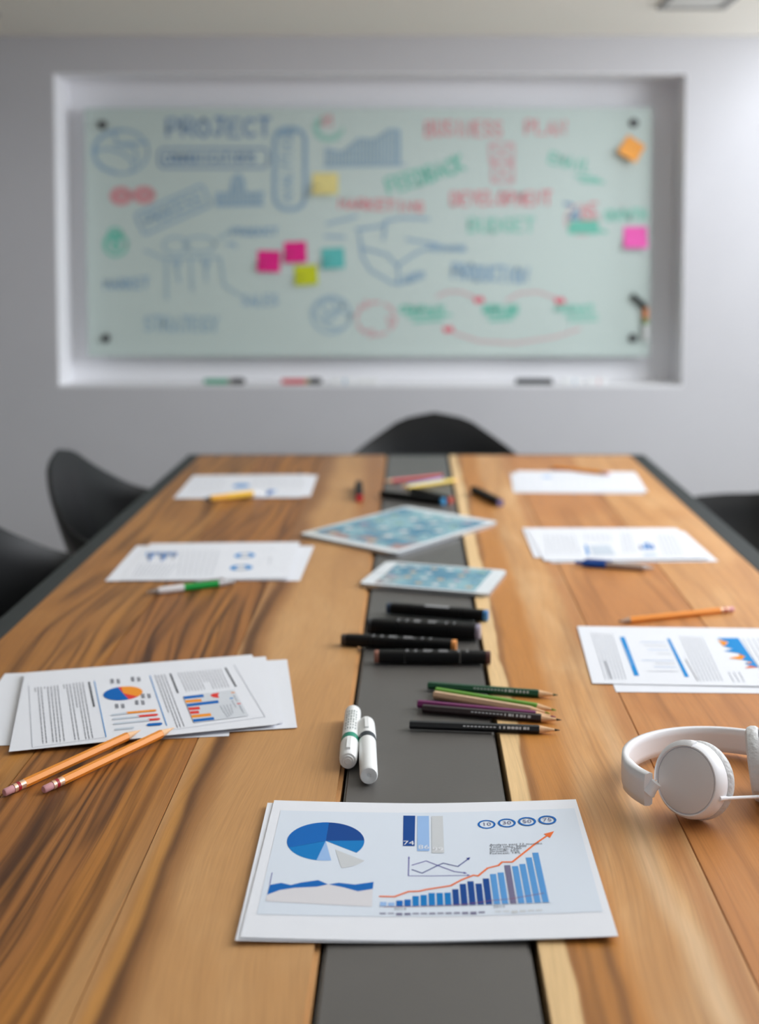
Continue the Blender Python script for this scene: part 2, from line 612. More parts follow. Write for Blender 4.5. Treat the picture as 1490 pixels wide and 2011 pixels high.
draw('marker_tower', [rbox(962, 282, 1008, 318, 3), rbox(966, 320, 1008, 358, 3), [(962, 282), (1008, 318)], [(1008, 282), (962, 318)], [(966, 320), (1008, 358)], [(1008, 320), (966, 358)]], 'p', .008)
word('FEEDBACK', 757, 328, 912, 358, 'g', .010, 18)
word('EMAIL', 1078, 308, 1160, 330, 'g', .008, -14, [[(1130, 346), (1175, 352)], [(1140, 356), (1185, 358)]])
word('MARKETING', 666, 393, 830, 412, 'r', .009, -3)
word('DEVELOPMENT', 886, 376, 1082, 402, 'r', .009)
draw('marker_badge', [ell(238, 385, 20, 16), ell(238, 385, 15, 11), ell(283, 383, 20, 15), ell(283, 383, 15, 10)] + word_strokes('GO', 226, 378, 250, 392) + word_strokes('GO', 270, 377, 296, 390), 'r', .0075)
word('PROCESS', 282, 400, 398, 424, 'b', .008, 24, [rbox(268, 390, 412, 434, 6, 24)])
bt = [(426, 380), (452, 380), (458, 350), (466, 342), (476, 350), (482, 380), (518, 378)]
draw('marker_city', [bt, [(426, 380), (428, 404)], [(428, 404), (516, 402)]] + hatch(bt, 403, 8), 'b', .008)
draw('marker_money_bag', [ell(227, 480, 22, 22), ell(226, 458, 12, 9), ell(227, 480, 18, 18, 40, 200)] + word_strokes('$', 218, 466, 237, 492), 'g', .010)
draw('marker_temple', [ell(345, 482, 24, 16), ell(392, 480, 30, 15), [(318, 508), (430, 506)], [(284, 492), (318, 506)], [(345, 515), (352, 555)], [(375, 512), (377, 570)], [(402, 512), (405, 552)], [(326, 510), (328, 588)], [(432, 506), (440, 560), (470, 580)], [(428, 470), (456, 452)]], 'f', .009)
for st in ([(340, 516), (352, 514), (350, 524)], [(398, 516), (410, 514), (406, 526)], [(446, 480), (460, 478), (462, 486)]):
    draw('marker_dot', [st], 'b', .010)
word('MARKET', 205, 547, 292, 566, 'b', .0075, 2)
word('PRODUCT', 456, 448, 545, 462, 'b', .008)
word('SALES', 476, 580, 545, 600, 'b', .0075)
word('STRATEGY', 284, 622, 428, 650, 'f', .011)
draw('marker_network', [[(642, 440), (700, 425)], [(638, 464), (676, 466)], [(705, 460), (712, 505), (726, 530), (770, 556), (790, 556), (832, 535)], [(700, 450), (745, 445), (765, 432), (790, 428), (842, 430)],
                        [(706, 486), (760, 500), (782, 525)], [(782, 560), (782, 520), (812, 500), (840, 486), (914, 490)], [(758, 432), (752, 470)], [(798, 470), (860, 480)], [(735, 446), (700, 452)]], 'b', .009)
word('NETWORK', 842, 482, 914, 494, 'b', .005)
word('IDEA', 790, 538, 832, 552, 'b', .008, 18)
word('BUDGET', 920, 430, 1048, 456, 'l', .010)
word('PRODUCTION', 888, 523, 1036, 552, 'b', .010, -4)
draw('marker_pie', [ell(1142, 432, 32, 30), [(1112, 436), (1178, 436)]], 'p', .006)
draw('marker_pie', hatch([(1118, 436), (1172, 434)], 458, 6) + [[(1160, 448), (1190, 456)]], 'g', .010)
draw('marker_pie', [[(1118, 428), (1134, 410), (1136, 430), (1118, 428)], [(1124, 424), (1132, 416)], [(1108, 400), (1124, 402)]], 'n', .010)
draw('marker_pie', [[(1142, 430), (1144, 408), (1164, 412), (1166, 430), (1142, 430)], [(1148, 414), (1160, 424)], [(1158, 400), (1172, 398)]], 'r', .009)
word('GROWTH', 1188, 412, 1268, 432, 'l', .010)
draw('marker_cloud', [ell(650, 618, 38, 36, 0, 360, 40), ell(640, 610, 22, 20), ell(662, 628, 24, 18), ell(652, 600, 20, 14)], 'f', .010)
draw('marker_arrow_ring', [ell(738, 626, 38, 32, 20 + a, 62 + a, 6) for a in range(0, 360, 60)] + [[(706, 600), (722, 604), (718, 590)], [(766, 640), (760, 624), (778, 624)], [(720, 650), (734, 648), (726, 662)]], 'p', .010)
word('COMPANY', 786, 601, 872, 615, 'g', .009, 0, [[(800, 622), (885, 618)], [(812, 632), (868, 628)]])
word('SUPPLIER', 948, 600, 1016, 614, 'g', .009, 0, [[(956, 620), (1012, 618)], [(962, 630), (1006, 626)]])
word('PRODUCT', 1090, 600, 1165, 613, 'l', .009, 0, [[(1110, 622), (1172, 618)], [(1118, 630), (1172, 628)]])
draw('marker_arrow', [[(858, 582), (880, 573), (905, 573), (932, 584)]], 'p', .008)
draw('marker_arrow', [[(995, 590), (1020, 576), (1055, 573), (1094, 586)]], 'p', .008)
draw('marker_arrow', [[(1138, 646), (1090, 662), (1010, 674), (940, 670), (892, 654)]], 'p', .008)
for (ax, ay) in ((940, 589), (1099, 591), (880, 647)):
    draw('marker_arrow_head', [[(ax - 8, ay - 2), (ax + 8, ay + 2)], [(ax - 5, ay + 4), (ax + 5, ay - 4)], [(ax - 7, ay + 1), (ax + 7, ay - 1)]], 'h', .012)

# sticky notes on the board: each a curled square of paper
def sticky(px, py, w_px, h_px, ang, col, label, line=True, curl=.010):
    c = PW(px, py, YG)
    s = YG / FPX
    W, H = w_px * s, h_px * s
    e = empty('sticky_note', (c.x, YG - .0008, c.z), (0, math.radians(ang), 0))
    tag(e, label, 'sticky note', 'sticky notes on the glass board')
    bm = bmesh.new()
    n = 8
    rows = []
    for lay in (0, 1):
        grid = []
        for j in range(n + 1):
            v = j / n
            grid.append([bm.verts.new((-W / 2 + W * i / n, -curl * (1 - v) ** 2 * (0.75 + .25 * i / n) - .0004 * lay, -H / 2 + H * v)) for i in range(n + 1)])
        rows.append(grid)
        for j in range(n):
            for i in range(n):
                bm.faces.new((grid[j][i], grid[j][i + 1], grid[j + 1][i + 1], grid[j + 1][i]))
    a, b_ = rows
    for i in range(n):
        bm.faces.new((a[0][i], a[0][i + 1], b_[0][i + 1], b_[0][i]))
        bm.faces.new((a[n][i], a[n][i + 1], b_[n][i + 1], b_[n][i]))
        bm.faces.new((a[i][0], a[i + 1][0], b_[i + 1][0], b_[i][0]))
        bm.faces.new((a[i][n], a[i + 1][n], b_[i + 1][n], b_[i][n]))
    obj('paper', bm, mat('sticky_%02x%02x%02x' % col, rgb(*col), .7), e, True)
    if line:
        bm = bmesh.new()
        q = []
        for k in range(7):
            u, v = -.36 + .72 * k / 6, -.26 + .56 * k / 6
            q.append((u * W, v * H, -curl * (.5 - v) ** 2 * (.75 + .25 * (u + .5)) - .0012))
        for off in (0,):
            Lr = [bm.verts.new((x - .002, y, z + .0025)) for x, y, z in q]
            Rr = [bm.verts.new((x + .002, y, z - .0025)) for x, y, z in q]
            for k in range(6):
                bm.faces.new((Lr[k], Lr[k + 1], Rr[k + 1], Rr[k]))
        obj('pen_line', bm, mat('note_ink_%02x' % col[0], tuple(lin(c_) * .42 for c_ in col) + (1,), .6), e)


sticky(639, 361, 50, 42, 0, (240, 226, 150), 'cream yellow sticky note alone near the middle of the glass board', True, .022)
sticky(528, 513, 45, 42, 2, (238, 30, 140), 'hot pink sticky note, lower left of the touching pair')
sticky(580, 495, 44, 41, -2, (238, 30, 140), 'hot pink sticky note, upper right of the touching pair')
sticky(654, 507, 44, 40, -3, (98, 196, 192), 'turquoise sticky note beside the two hot pink ones')
sticky(601, 540, 45, 39, -3, (208, 216, 30), 'lime yellow sticky note below the pink pair')
sticky(1239, 293, 41, 41, 33, (255, 176, 84), 'orange sticky note turned like a diamond at the board top corner', False, .03)
sticky(1247, 466, 46, 42, 0, (255, 105, 196), 'light pink sticky note at the right edge of the glass board', False, .02)


# markers: generic builders -------------------------------------------------
def endpoints(pa, pb, za, zb):
    a, b = P(pa[0], pa[1], za), P(pb[0], pb[1], zb)
    d = b - a
    return a, d.length, (0, -math.asin(d.z / d.length), math.atan2(d.y, d.x))


m_wplast = mat('white_plastic', rgb(232, 233, 232), .38)
m_bplast = mat('black_plastic', rgb(14, 14, 16), .42, spec=.3)


def wb_marker(name, loc, rot, L, label, band, body=m_wplast, cap=m_wplast, r=.0088, group=None, print_=None):
    """whiteboard marker along local +X; cap at the far end of +X"""
    e = empty(name, loc, rot)
    tag(e, label, 'marker', group)
    rev('barrel', [(.0012, r * .16), (.0004, r * .22), (0, r * .30), (0, r * .86), (.0010, r * .95), (.004, r * .97), (L * .59, r)], body, e, n=24)
    rev('colour_band', [(L * .59, r * 1.015), (L * .67, r * 1.015)], band, e, n=24)
    c = rev('cap', [(L * .67, r), (L * .70, r * 1.06), (L * .93, r * 1.0), (L * .975, r * .95), (L * .985, r * .86), (L * .985, r * .66), (L * .996, r * .62), (L * .996, r * .40), (L, r * .34)], cap, e, n=24)
    bm = bmesh.new()
    box(bm, L * .72, L * .93, -r * .22, r * .22, r * .95, r * 1.22)
    obj('clip', bm, cap, c)
    if print_:
        bm = bmesh.new()
        for k in range(5):
            for seg in range(7):
                x0 = L * (.12 + .06 * seg + random.uniform(0, .01))
                x1 = x0 + L * random.uniform(.02, .045)
                a0 = math.radians(58 + 17 * k)
                p = [(x, r * 1.01 * math.cos(aa), r * 1.01 * math.sin(aa)) for x in (x0, x1) for aa in (a0 - .05, a0 + .05)]
                vs = [bm.verts.new(q) for q in (p[0], p[1], p[3], p[2])]
                bm.faces.new(vs)
        obj('barrel_print', bm, print_, e)
    return e


LZ = NZ0 + .004
for (x0, x1, body, band, cap, lab) in (
        (401, 481, mat('marker_green', rgb(50, 160, 125), .4), mat('marker_label', rgb(150, 140, 130), .5), m_bplast, 'green and black marker lying on the niche ledge'),
        (553, 632, mat('marker_red', rgb(205, 60, 72), .4), mat('marker_olive', rgb(170, 160, 90), .5), m_bplast, 'red and black marker lying on the niche ledge'),
        (648, 694, m_wplast, mat('marker_sky', rgb(120, 170, 205), .5), m_wplast, 'white marker with blue band on the ledge beside the red marker'),
        (700, 742, m_wplast, m_wplast, m_wplast, 'plain white marker on the ledge below the board middle'),
        (1103, 1142, m_wplast, mat('marker_sky2', rgb(150, 175, 205), .5), m_wplast, 'white marker on the ledge beside the black eraser'),
        (1150, 1190, m_wplast, mat('marker_rose', rgb(215, 150, 160), .5), m_wplast, 'white marker with rose band at the right of the ledge')):
    yy = YW + .045
    a, b_ = PW(x0, 752, yy), PW(x1, 752, yy)
    wb_marker('ledge_marker', (a.x, yy, LZ + .0095), (0, 0, random.uniform(-.05, .05)), b_.x - a.x, lab, band, body, cap, .0088, 'markers on the niche ledge')
yy = YW + .05
a, b_ = PW(1012, 755, yy), PW(1085, 756, yy)
e = empty('board_eraser', ((a.x + b_.x) / 2, yy, LZ), (0, 0, -.06))
tag(e, 'black board eraser bar lying on the niche ledge', 'eraser')
h = (b_.x - a.x) / 2
bxo('felt_pad', (-h, h, -.014, .014, 0, .008), mat('felt', rgb(35, 40, 44), .95), e, .001)
bxo('handle', (-h + .002, h - .002, -.012, .012, .008, .018), m_bplast, e, .002)

# pen clipped at the right edge of the glass, black cap leaning off it
p = PW(1266, 634, YG)
e = empty('hanging_marker', (p.x, YG - .0105, p.z))
tag(e, 'white marker with striped band and slanting black cap at the right edge of the glass', 'marker')
s = YG / FPX
rev('barrel', [(-34 * s, .008), (-32 * s, .0092), (-2 * s, .0092)], m_wplast, e, axis='Z')
rev('green_band', [(-2 * s, .0093), (8 * s, .0093)], mat('band_green', rgb(110, 160, 80), .5), e, axis='Z')
rev('orange_band', [(8 * s, .0093), (30 * s, .0093)], mat('band_orange', rgb(226, 140, 80), .5), e, axis='Z')
bm = bmesh.new()
tube(bm, [(0, 0, 29 * s), (-.003, 0, 33 * s), (-27 * s, 0, 55 * s)], [.0092, .0098, .0088], 14)
obj('cap', bm, m_bplast, e, True)
rev('magnet', [(0, .007), (.0103, .007)], m_steel, e, axis='Y', origin=(0, 0, 0))

# ---------------------------------------------------------------- table
m_frame = mat('table_frame_black_steel', rgb(52, 56, 56), .6, spec=.25, noise=.05, scale=30)
m_strip = bpy.data.materials.new('blackened_steel_strip')
m_strip.use_nodes = True
nt = m_strip.node_tree
g = NG(nt)
bsdf = nt.nodes['Principled BSDF']
tc = nt.nodes.new('ShaderNodeTexCoord')
n1_ = g.noise(tc.outputs['Object'], 9.0, 6.0, .6)
n2_ = g.noise(tc.outputs['Object'], 320.0, 2.0)
col = g.mix(n1_, rgb(84, 82, 79), rgb(100, 97, 94))
nt.links.new(col, bsdf.inputs['Base Color'])
bsdf.inputs['Metallic'].default_value = .0
bsdf.inputs['Specular IOR Level'].default_value = .4
nt.links.new(g.m('MULTIPLY_ADD', n1_, .20, .30), bsdf.inputs['Roughness'])
bp = nt.nodes.new('ShaderNodeBump')
bp.inputs['Strength'].default_value = .06
bp.inputs['Distance'].default_value = .001
nt.links.new(n2_, bp.inputs['Height'])
nt.links.new(bp.outputs['Normal'], bsdf.inputs['Normal'])

TY0, TY1 = 0.42, P(812, 892).y
table = empty('conference_table', (0, 0, 0))
tag(table, 'long teak plank conference table with a dark steel strip down its middle', 'table')
YM = (TY0 + TY1) / 2
HL = (TY1 - TY0) / 2
cream, honey, umber = rgb(228, 192, 140), rgb(186, 120, 48), rgb(92, 54, 26)
PL = [  # x0, x1, material
    (-.545, -.3858, wood('teak_brown', rgb(164, 110, 54), rgb(72, 42, 20), rgb(196, 144, 84), 1.3, .7, 10, blotch=.5, lines=.45, amber=rgb(190, 128, 56), amber_amt=.6)),
    (-.3852, -.2258, wood('teak_dark_streaked', rgb(158, 102, 50), rgb(62, 34, 16), rgb(184, 130, 72), 4.2, .85, 12, lines=.65, amber=rgb(184, 122, 52), amber_amt=.6, blotch=.30,
                          bands=((-.030, .007, .010, .75, rgb(66, 36, 20), .006, -1.4, -.1), (.073, .011, .004, .8, rgb(196, 150, 98), .005, -1.5, -.75), (.058, .004, .004, .6, rgb(84, 50, 24), .004, -1.5, -.5)))),
    (-.2252, -.0685, wood('teak_tan', rgb(193, 144, 92), rgb(112, 70, 36), rgb(210, 166, 116), 7.9, .14, 5, lines=.10, blotch=.6,
                          bands=((-.055, .016, .016, .75, rgb(142, 92, 46), .012, -1.5, .3), (-.060, .007, .016, .8, rgb(88, 54, 28), .006, -1.3, .2), (-.068, .005, .012, .7, rgb(206, 146, 74), .004, -1.4, -.5),
                                 (.058, .030, .02, .65, rgb(142, 88, 48), .02, .25, 1.5), (-.078, .034, .02, .75, rgb(128, 80, 42), .02, .1, 1.5)))),
    (.0905, .2367, wood('teak_sapwood_edge', rgb(203, 149, 93), rgb(122, 74, 34), rgb(226, 184, 134), 11.4, .30, 6, lines=.22, blotch=.75,
                        bands=((-.030, .024, .014, .85, honey, .010), (-.022, .004, .012, .6, umber, .004, -1.5, -.72), (-.040, .003, .010, .5, umber, .003, -1.5, -.8), (.038, .009, .028, .5, rgb(232, 202, 164), .010, -1.5, -.5), (.064, .010, .010, .6, rgb(176, 112, 62), .008),
                               (-.0525, .006, .011, .6, rgb(126, 78, 36), .004), (-.078, .025, .011, .97, cream, .0022)))),
    (.2373, .3997, wood('teak_orange', rgb(190, 126, 70), rgb(132, 80, 38), rgb(218, 164, 106), 15.1, .40, 7, lines=.30, blotch=.4)),
    (.4003, .553, wood('teak_light', rgb(202, 146, 90), rgb(146, 94, 50), rgb(226, 180, 126), 18.7, .35, 7, lines=.25, blotch=.5)),
]
for x0, x1, mm in PL:
    bm = bmesh.new()
    hw = (x1 - x0) / 2
    box(bm, -hw, hw, -HL + .04, HL - .016, -.03, 0)
    rim_edges = [ed for ed in bm.edges if abs(ed.verts[0].co.z) < 1e-6 and abs(ed.verts[1].co.z) < 1e-6 and abs(ed.verts[0].co.x - ed.verts[1].co.x) < 1e-6]
    soft_edge = [ed for ed in rim_edges if x1 < -.06 and x1 > -.07 and ed.verts[0].co.x > 0]
    bmesh.ops.bevel(bm, geom=[ed for ed in rim_edges if ed not in soft_edge], offset=.0006, segments=2, affect='EDGES')
    if soft_edge:
        bmesh.ops.bevel(bm, geom=soft_edge, offset=.0040, segments=4, affect='EDGES')
    o = obj('plank', bm, mm, table)
    o.location = ((x0 + x1) / 2, YM, TZ)
bm = bmesh.new()
box(bm, -.0655, .0855, -HL + .04, HL - .016, -.03, -.0012)
bmesh.ops.bevel(bm, geom=[ed for ed in bm.edges if ed.verts[0].co.z > -.01 and ed.verts[1].co.z > -.01], offset=.0025, segments=3, affect='EDGES')
o = obj('steel_strip', bm, m_strip, table)
o.location = (0, YM, TZ)
bxo('sub_frame', (-.54, .55, TY0 + .04, TY1 - .02, TZ - .06, TZ - .0305), m_frame, table)
FXL0, FXR1 = -.578, .592
for nm, d in (('frame_rail', (FXL0, -.5462, TY0, TY1, TZ - .055, TZ - .0003)), ('frame_rail', (.5542, FXR1, TY0, TY1, TZ - .055, TZ - .0003)),
              ('frame_rail', (-.5462, .5542, TY1 - .0155, TY1, TZ - .055, TZ - .0003)), ('frame_rail', (-.5462, .5542, TY0, TY0 + .0395, TZ - .055, TZ - .0003))):
    bxo(nm, d, m_frame, table, .0015)
for x in (-.50, .47):
    for y in (TY0 + .15, TY1 - .23):
        bxo('leg', (x, x + .05, y, y + .08, 0, TZ - .0605), m_frame, table, .002)

# ---------------------------------------------------------------- chairs
m_shell = mat('black_shell_plastic', rgb(15, 16, 18), .40, spec=.40)
m_leg = mat('chair_leg_black', rgb(22, 22, 22), .4)
RIM = [(0, .24, 0, .430), (28, .238, .13, .432), (46, .215, .225, .462), (60, .165, .285, .550), (76, .085, .312, .626), (95, -.01, .316, .644), (115, -.11, .304, .650),
       (133, -.19, .268, .674), (147, -.245, .212, .716), (158, -.278, .150, .757), (168, -.297, .090, .792), (180, -.305, 0, .810)]


def rim_at(a):
    s = 1 if a <= 180 else -1
    a = a if a <= 180 else 360 - a
    for q0, q1 in zip(RIM, RIM[1:]):
        if q0[0] <= a <= q1[0]:
            i = RIM.index(q0)
            qa, qb = RIM[max(i - 1, 0)], RIM[min(i + 2, len(RIM) - 1)]
            t = (a - q0[0]) / (q1[0] - q0[0])
            r = []
            for k in (1, 2, 3):
                m0 = (q1[k] - qa[k]) / 2
                m1 = (qb[k] - q0[k]) / 2
                r.append((2 * t ** 3 - 3 * t ** 2 + 1) * q0[k] + (t ** 3 - 2 * t ** 2 + t) * m0 + (-2 * t ** 3 + 3 * t ** 2) * q1[k] + (t ** 3 - t ** 2) * m1)
            return Vector((r[0], r[1] * s, r[2]))


def make_chair():
    e = empty('shell_armchair')
    bm = bmesh.new()
    NA, NR = 72, 14
    c0 = Vector((.03, 0, .412))
    cen = bm.verts.new(c0)
    rings = []
    for j in range(1, NR + 1):
        r = j / NR
        ring = []
        for i in range(NA):
            R_ = rim_at(360.0 * i / NA)
            hgt = R_.z - c0.z
            kb = max(0, min(1, hgt / .25))
            h_ = r ** (1 - .30 * kb)
            gz = r ** (1.2 + 1.9 * kb)
            x = c0.x + (R_.x - c0.x) * h_
            y = R_.y * h_
            z = c0.z + hgt * gz
            if r > .9:
                z -= 0
            ring.append(bm.verts.new((x, y, z)))
        rings.append(ring)
    for i in range(NA):
        bm.faces.new((cen, rings[0][i], rings[0][(i + 1) % NA]))
    for a, b in zip(rings, rings[1:]):
        for i in range(NA):
            bm.faces.new((a[i], b[i], b[(i + 1) % NA], a[(i + 1) % NA]))
    sh = obj('shell', bm, m_shell, e, True)
    md = sh.modifiers.new('thickness', 'SOLIDIFY')
    md.thickness = .010
    md.offset = 0
    md2 = sh.modifiers.new('round', 'BEVEL')
    md2.width = .003
    md2.segments = 2
    md2.limit_method = 'ANGLE'
    bxo('mount_plate', (-.12, .13, -.12, .12, .388, .402), m_leg, e, .003)
    for sx in (-1, 1):
        for sy in (-1, 1):
            bm = bmesh.new()
            tube(bm, [(.0 + sx * .11, sy * .10, .392), (.0 + sx * .235, sy * .215, .010), (.0 + sx * .238, sy * .218, 0)], [.011, .009, .011], 12)
            obj('leg', bm, m_leg, e, True)
    bm = bmesh.new()
    tube(bm, [(.155, .14, .26), (-.155, -.14, .26)], .005, 8)
    tube(bm, [(.155, -.14, .26), (-.155, .14, .26)], .005, 8)
    obj('brace', bm, m_leg, e, True)
    return e


def copy_tree(o, parent=None):
    c = o.copy()
    COL.objects.link(c)
    c.parent = parent
    for ch in list(o.children):
        copy_tree(ch, c)
    return c


proto = make_chair()
spots = [((.060, 3.06, 0), -90, 'black shell armchair at the far end of the table, back to the board wall'),
         ((-.522, 2.70, 0), 0, 'black shell armchair on the left side of the table, the farther of two'),
         ((-.522, 2.03, 0), 0, 'black shell armchair on the left side, nearest the camera and cut off'),
         ((.78, 2.69, 0), 180, 'black shell armchair on the right side of the table')]
for i, (loc, rz, lab) in enumerate(spots):
    o = proto if i == 0 else copy_tree(proto)
    o.location = loc
    o.rotation_euler = (0, 0, math.radians(rz))
    tag(o, lab, 'chair', 'armchairs around the conference table')

# ---------------------------------------------------------------- paper sheets with prints
m_paper = mat('white_paper', rgb(226, 228, 234), .7, spec=.2)
SW, SH = .279, .216
PR = {'blue': rgb(0, 98, 178), 'deep': rgb(0, 66, 140), 'mid': rgb(0, 118, 188), 'light': rgb(148, 182, 226), 'bar': rgb(84, 148, 208),
      'grey': rgb(198, 201, 204), 'pgrey': rgb(212, 210, 214), 'plum': rgb(112, 108, 138), 'orange': rgb(232, 112, 52), 'amber': rgb(238, 148, 46),
      'red': rgb(220, 62, 56), 'tint': rgb(212, 220, 231), 'text': rgb(138, 140, 148), 'dark': rgb(62, 66, 74), 'violet': rgb(96, 92, 160),
      'navy': rgb(38, 48, 128), 'white': rgb(228, 230, 235), 'pale': rgb(196, 205, 216), 'sky': rgb(8, 134, 204), 'maroon': rgb(140, 60, 90), 'palet': rgb(172, 177, 186), 'silver': rgb(206, 210, 216)}


def pmat(k):
    return mat('print_' + k, PR[k], .65, spec=.2)


class Sheet:
    def __init__(self, name, cx, cy, ang, z, label, W=SW, H=SH, curve=None, group=None):
        self.cx, self.cy, self.z, self.W, self.H = cx, cy, z, W, H
        self.a = math.radians(ang)
        self.curve = curve or (lambda u, v: 0.0)
        self.root = empty(name, (cx, cy, z), (0, 0, self.a))
        tag(self.root, label, 'paper', group)
        self.lay = 0
        bm = bmesh.new()
        nx, ny = 28, 20
        gr = []
        for lay in (0, 1):
            gr.append([[bm.verts.new((-W / 2 + W * i / nx, -H / 2 + H * j / ny, self.curve(-W / 2 + W * i / nx, -H / 2 + H * j / ny) + .00025 * lay)) for i in range(nx + 1)] for j in range(ny + 1)])
            q = gr[-1]
            for j in range(ny):
                for i in range(nx):
                    bm.faces.new((q[j][i], q[j][i + 1], q[j + 1][i + 1], q[j + 1][i]))
        a, b = gr
        for i in range(nx):
            bm.faces.new((a[0][i], a[0][i + 1], b[0][i + 1], b[0][i]))
            bm.faces.new((a[ny][i], a[ny][i + 1], b[ny][i + 1], b[ny][i]))
        for j in range(ny):
            bm.faces.new((a[j][0], a[j + 1][0], b[j + 1][0], b[j][0]))
            bm.faces.new((a[j][nx], a[j + 1][nx], b[j + 1][nx], b[j][nx]))
        obj('page', bm, m_paper, self.root, True)

    def loc(self, px, py):
        p = P(px, py, self.z + .001)
        dx, dy = p.x - self.cx, p.y - self.cy
        return (dx * math.cos(self.a) + dy * math.sin(self.a), -dx * math.sin(self.a) + dy * math.cos(self.a))

    def print_polys(self, name, items, parent=None, stuff=False):
        """items: list of (polygon in sheet coordinates, colour key); one printed element = one part"""
        bm = bmesh.new()
        keys = []
        self.lay += 1
        for n_i, (poly, k) in enumerate(items):
            if k not in keys:
                keys.append(k)
            vs = [bm.verts.new((p[0], p[1], keys.index(k) * .00003 + (n_i % 3) * .000012)) for p in poly]
            try:
                bm.faces.new(vs).material_index = keys.index(k)
            except ValueError:
                pass
        for n in range(-14, 15):
            bmesh.ops.bisect_plane(bm, geom=bm.verts[:] + bm.edges[:] + bm.faces[:], plane_co=(n * .01, 0, 0), plane_no=(1, 0, 0))
        for n in range(-5, 6):
            bmesh.ops.bisect_plane(bm, geom=bm.verts[:] + bm.edges[:] + bm.faces[:], plane_co=(0, n * .02, 0), plane_no=(0, 1, 0))
        for v in bm.verts:
            v.co.z += self.curve(v.co.x, v.co.y) + .0004 + .00006 * self.lay
        bmesh.ops.triangulate(bm, faces=bm.faces[:])
        o = obj(name, bm, [pmat(k) for k in keys], parent or self.root)
        if stuff:
            o['kind'] = 'stuff'
        return o


def stroke(pts, wd):
    """polyline -> list of quads in sheet coordinates"""
    out = []
    for a, b in zip(pts, pts[1:]):
        a, b = Vector(a), Vector(b)
        d = b - a
        if d.length < 1e-7:
            continue
        d.normalize()
        n = Vector((-d.y, d.x)) * wd / 2
        a, b = a - d * wd * .25, b + d * wd * .25
        out.append([tuple(a + n), tuple(b + n), tuple(b - n), tuple(a - n)])
    return out


def textline(a, b, wd, gap=True):
    """a line of unreadable small print: word-long dashes"""
    a, b = Vector(a), Vector(b)
    L = (b - a).length
    d = (b - a).normalized()
    out = []
    t = 0
    while t < L:
        l = random.uniform(.004, .013)
        e_ = min(L, t + l)
        out += stroke([tuple(a + d * t), tuple(a + d * e_)], wd)
        t = e_ + .0016
    return out


def flatcurve(amp, fu=0, fv=0, ph=0):
    return lambda u, v: amp * (1 + math.sin(u * fu + v * fv + ph)) * .5


# --- the chart sheet in front of the camera
crv = lambda u, v: .0006 + .0034 * (abs(u + .004) / .14) ** 1.5
crv2 = lambda u, v: .0001 + .0033 * (abs(u + .004) / .14) ** 1.5
NC = (P(537, 1573, TZ + .006) + P(1133, 1570, TZ + .006) + P(1205, 1836, TZ + .004) + P(478, 1836, TZ + .004)) / 4
Sheet('chart_page', NC.x - .0035, NC.y - .0010, .9, TZ + .0002, 'blank white sheet peeking out under the blue chart page', W=.279, H=.217, curve=crv2, group='pages in front of the camera')
S = Sheet('chart_page', NC.x, NC.y, .25, TZ + .0006, 'white page of blue charts with an orange rising arrow, nearest the camera', W=.277, H=.218, curve=crv, group='pages in front of the camera')


def z3(x, y):
    return S.loc(450 + x / 1.8625, 1530 + y / 1.8625)


def zp(pts):
    return [z3(*p) for p in pts]


S.print_polys('tinted_panel', [(zp([(188, 126), (1262, 120), (1366, 500), (100, 508)]), 'tint')])
c = Vector(z3(353, 233))
R = (Vector(z3(495, 238)) - Vector(z3(212, 238))).length / 2


def arc(c, R, p0, p1, n=20, cw=True):
    a0 = math.atan2(p0[1] - c.y, p0[0] - c.x)
    a1 = math.atan2(p1[1] - c.y, p1[0] - c.x)
    if cw and a1 > a0:
        a1 -= 2 * math.pi
    return [tuple(c)] + [(c.x + R * math.cos(a0 + (a1 - a0) * i / n), c.y + R * math.sin(a0 + (a1 - a0) * i / n)) for i in range(n + 1)]


pb = [z3(365, 165), z3(494, 228), z3(474, 277), z3(375, 310), z3(318, 307), z3(215, 262)]
S.print_polys('pie_chart', [(arc(c, R, pb[0], pb[1]), 'deep'), (arc(c, R, pb[1], pb[2], 8), 'mid'), (arc(c, R, pb[3], pb[4], 8), 'light'),
                            (arc(c, R, pb[4], pb[5], 14), 'mid'), (arc(c, R, pb[5], pb[0], 26), 'blue'),
                            (arc(Vector(z3(388, 264)), R * .93, z3(507, 307), z3(413, 340), 10), 'grey')])
top = [(148, 400), (190, 391), (225, 398), (262, 388), (325, 377), (362, 392)]
bot = [(362, 392), (320, 402), (240, 408), (185, 418), (138, 437)]
top2 = [(362, 392), (400, 385), (460, 390), (528, 379)]
bot2 = [(525, 405), (470, 415), (420, 402)]
S.print_polys('area_chart', [(zp(top + bot[1:]), 'blue'), (zp(top2 + bot2), 'blue'),
                             (zp([(138, 437), (185, 418), (240, 408), (320, 402), (362, 392), (420, 402), (470, 415), (525, 405), (522, 470), (133, 460)]), 'pgrey')]
              + [(q, 'violet') for q in stroke(zp([(157, 355), (148, 400)]), .0006)])
bars = [(zp([(637, 135), (680, 135), (678, 246), (635, 246)]), 'deep'), (zp([(688, 136), (730, 136), (732, 264), (687, 264)]), 'light'), (zp([(740, 137), (781, 137), (786, 272), (741, 272)]), 'grey')]
pbars = [S.print_polys('percentage_bar', [b_]) for b_ in bars]
for pb_, (s_, x, y, k) in zip(pbars, (('74', 656, 236, 'white'), ('86', 711, 251, 'white'), ('99', 763, 260, 'white'))):
    cc = z3(x, y)
    S.print_polys('percentage_number', [([(cc[0] + q[0], cc[1] + q[1]) for q in poly], k) for poly in text_polys(s_, .0098)], pb_)
S.lay = 2
items = []
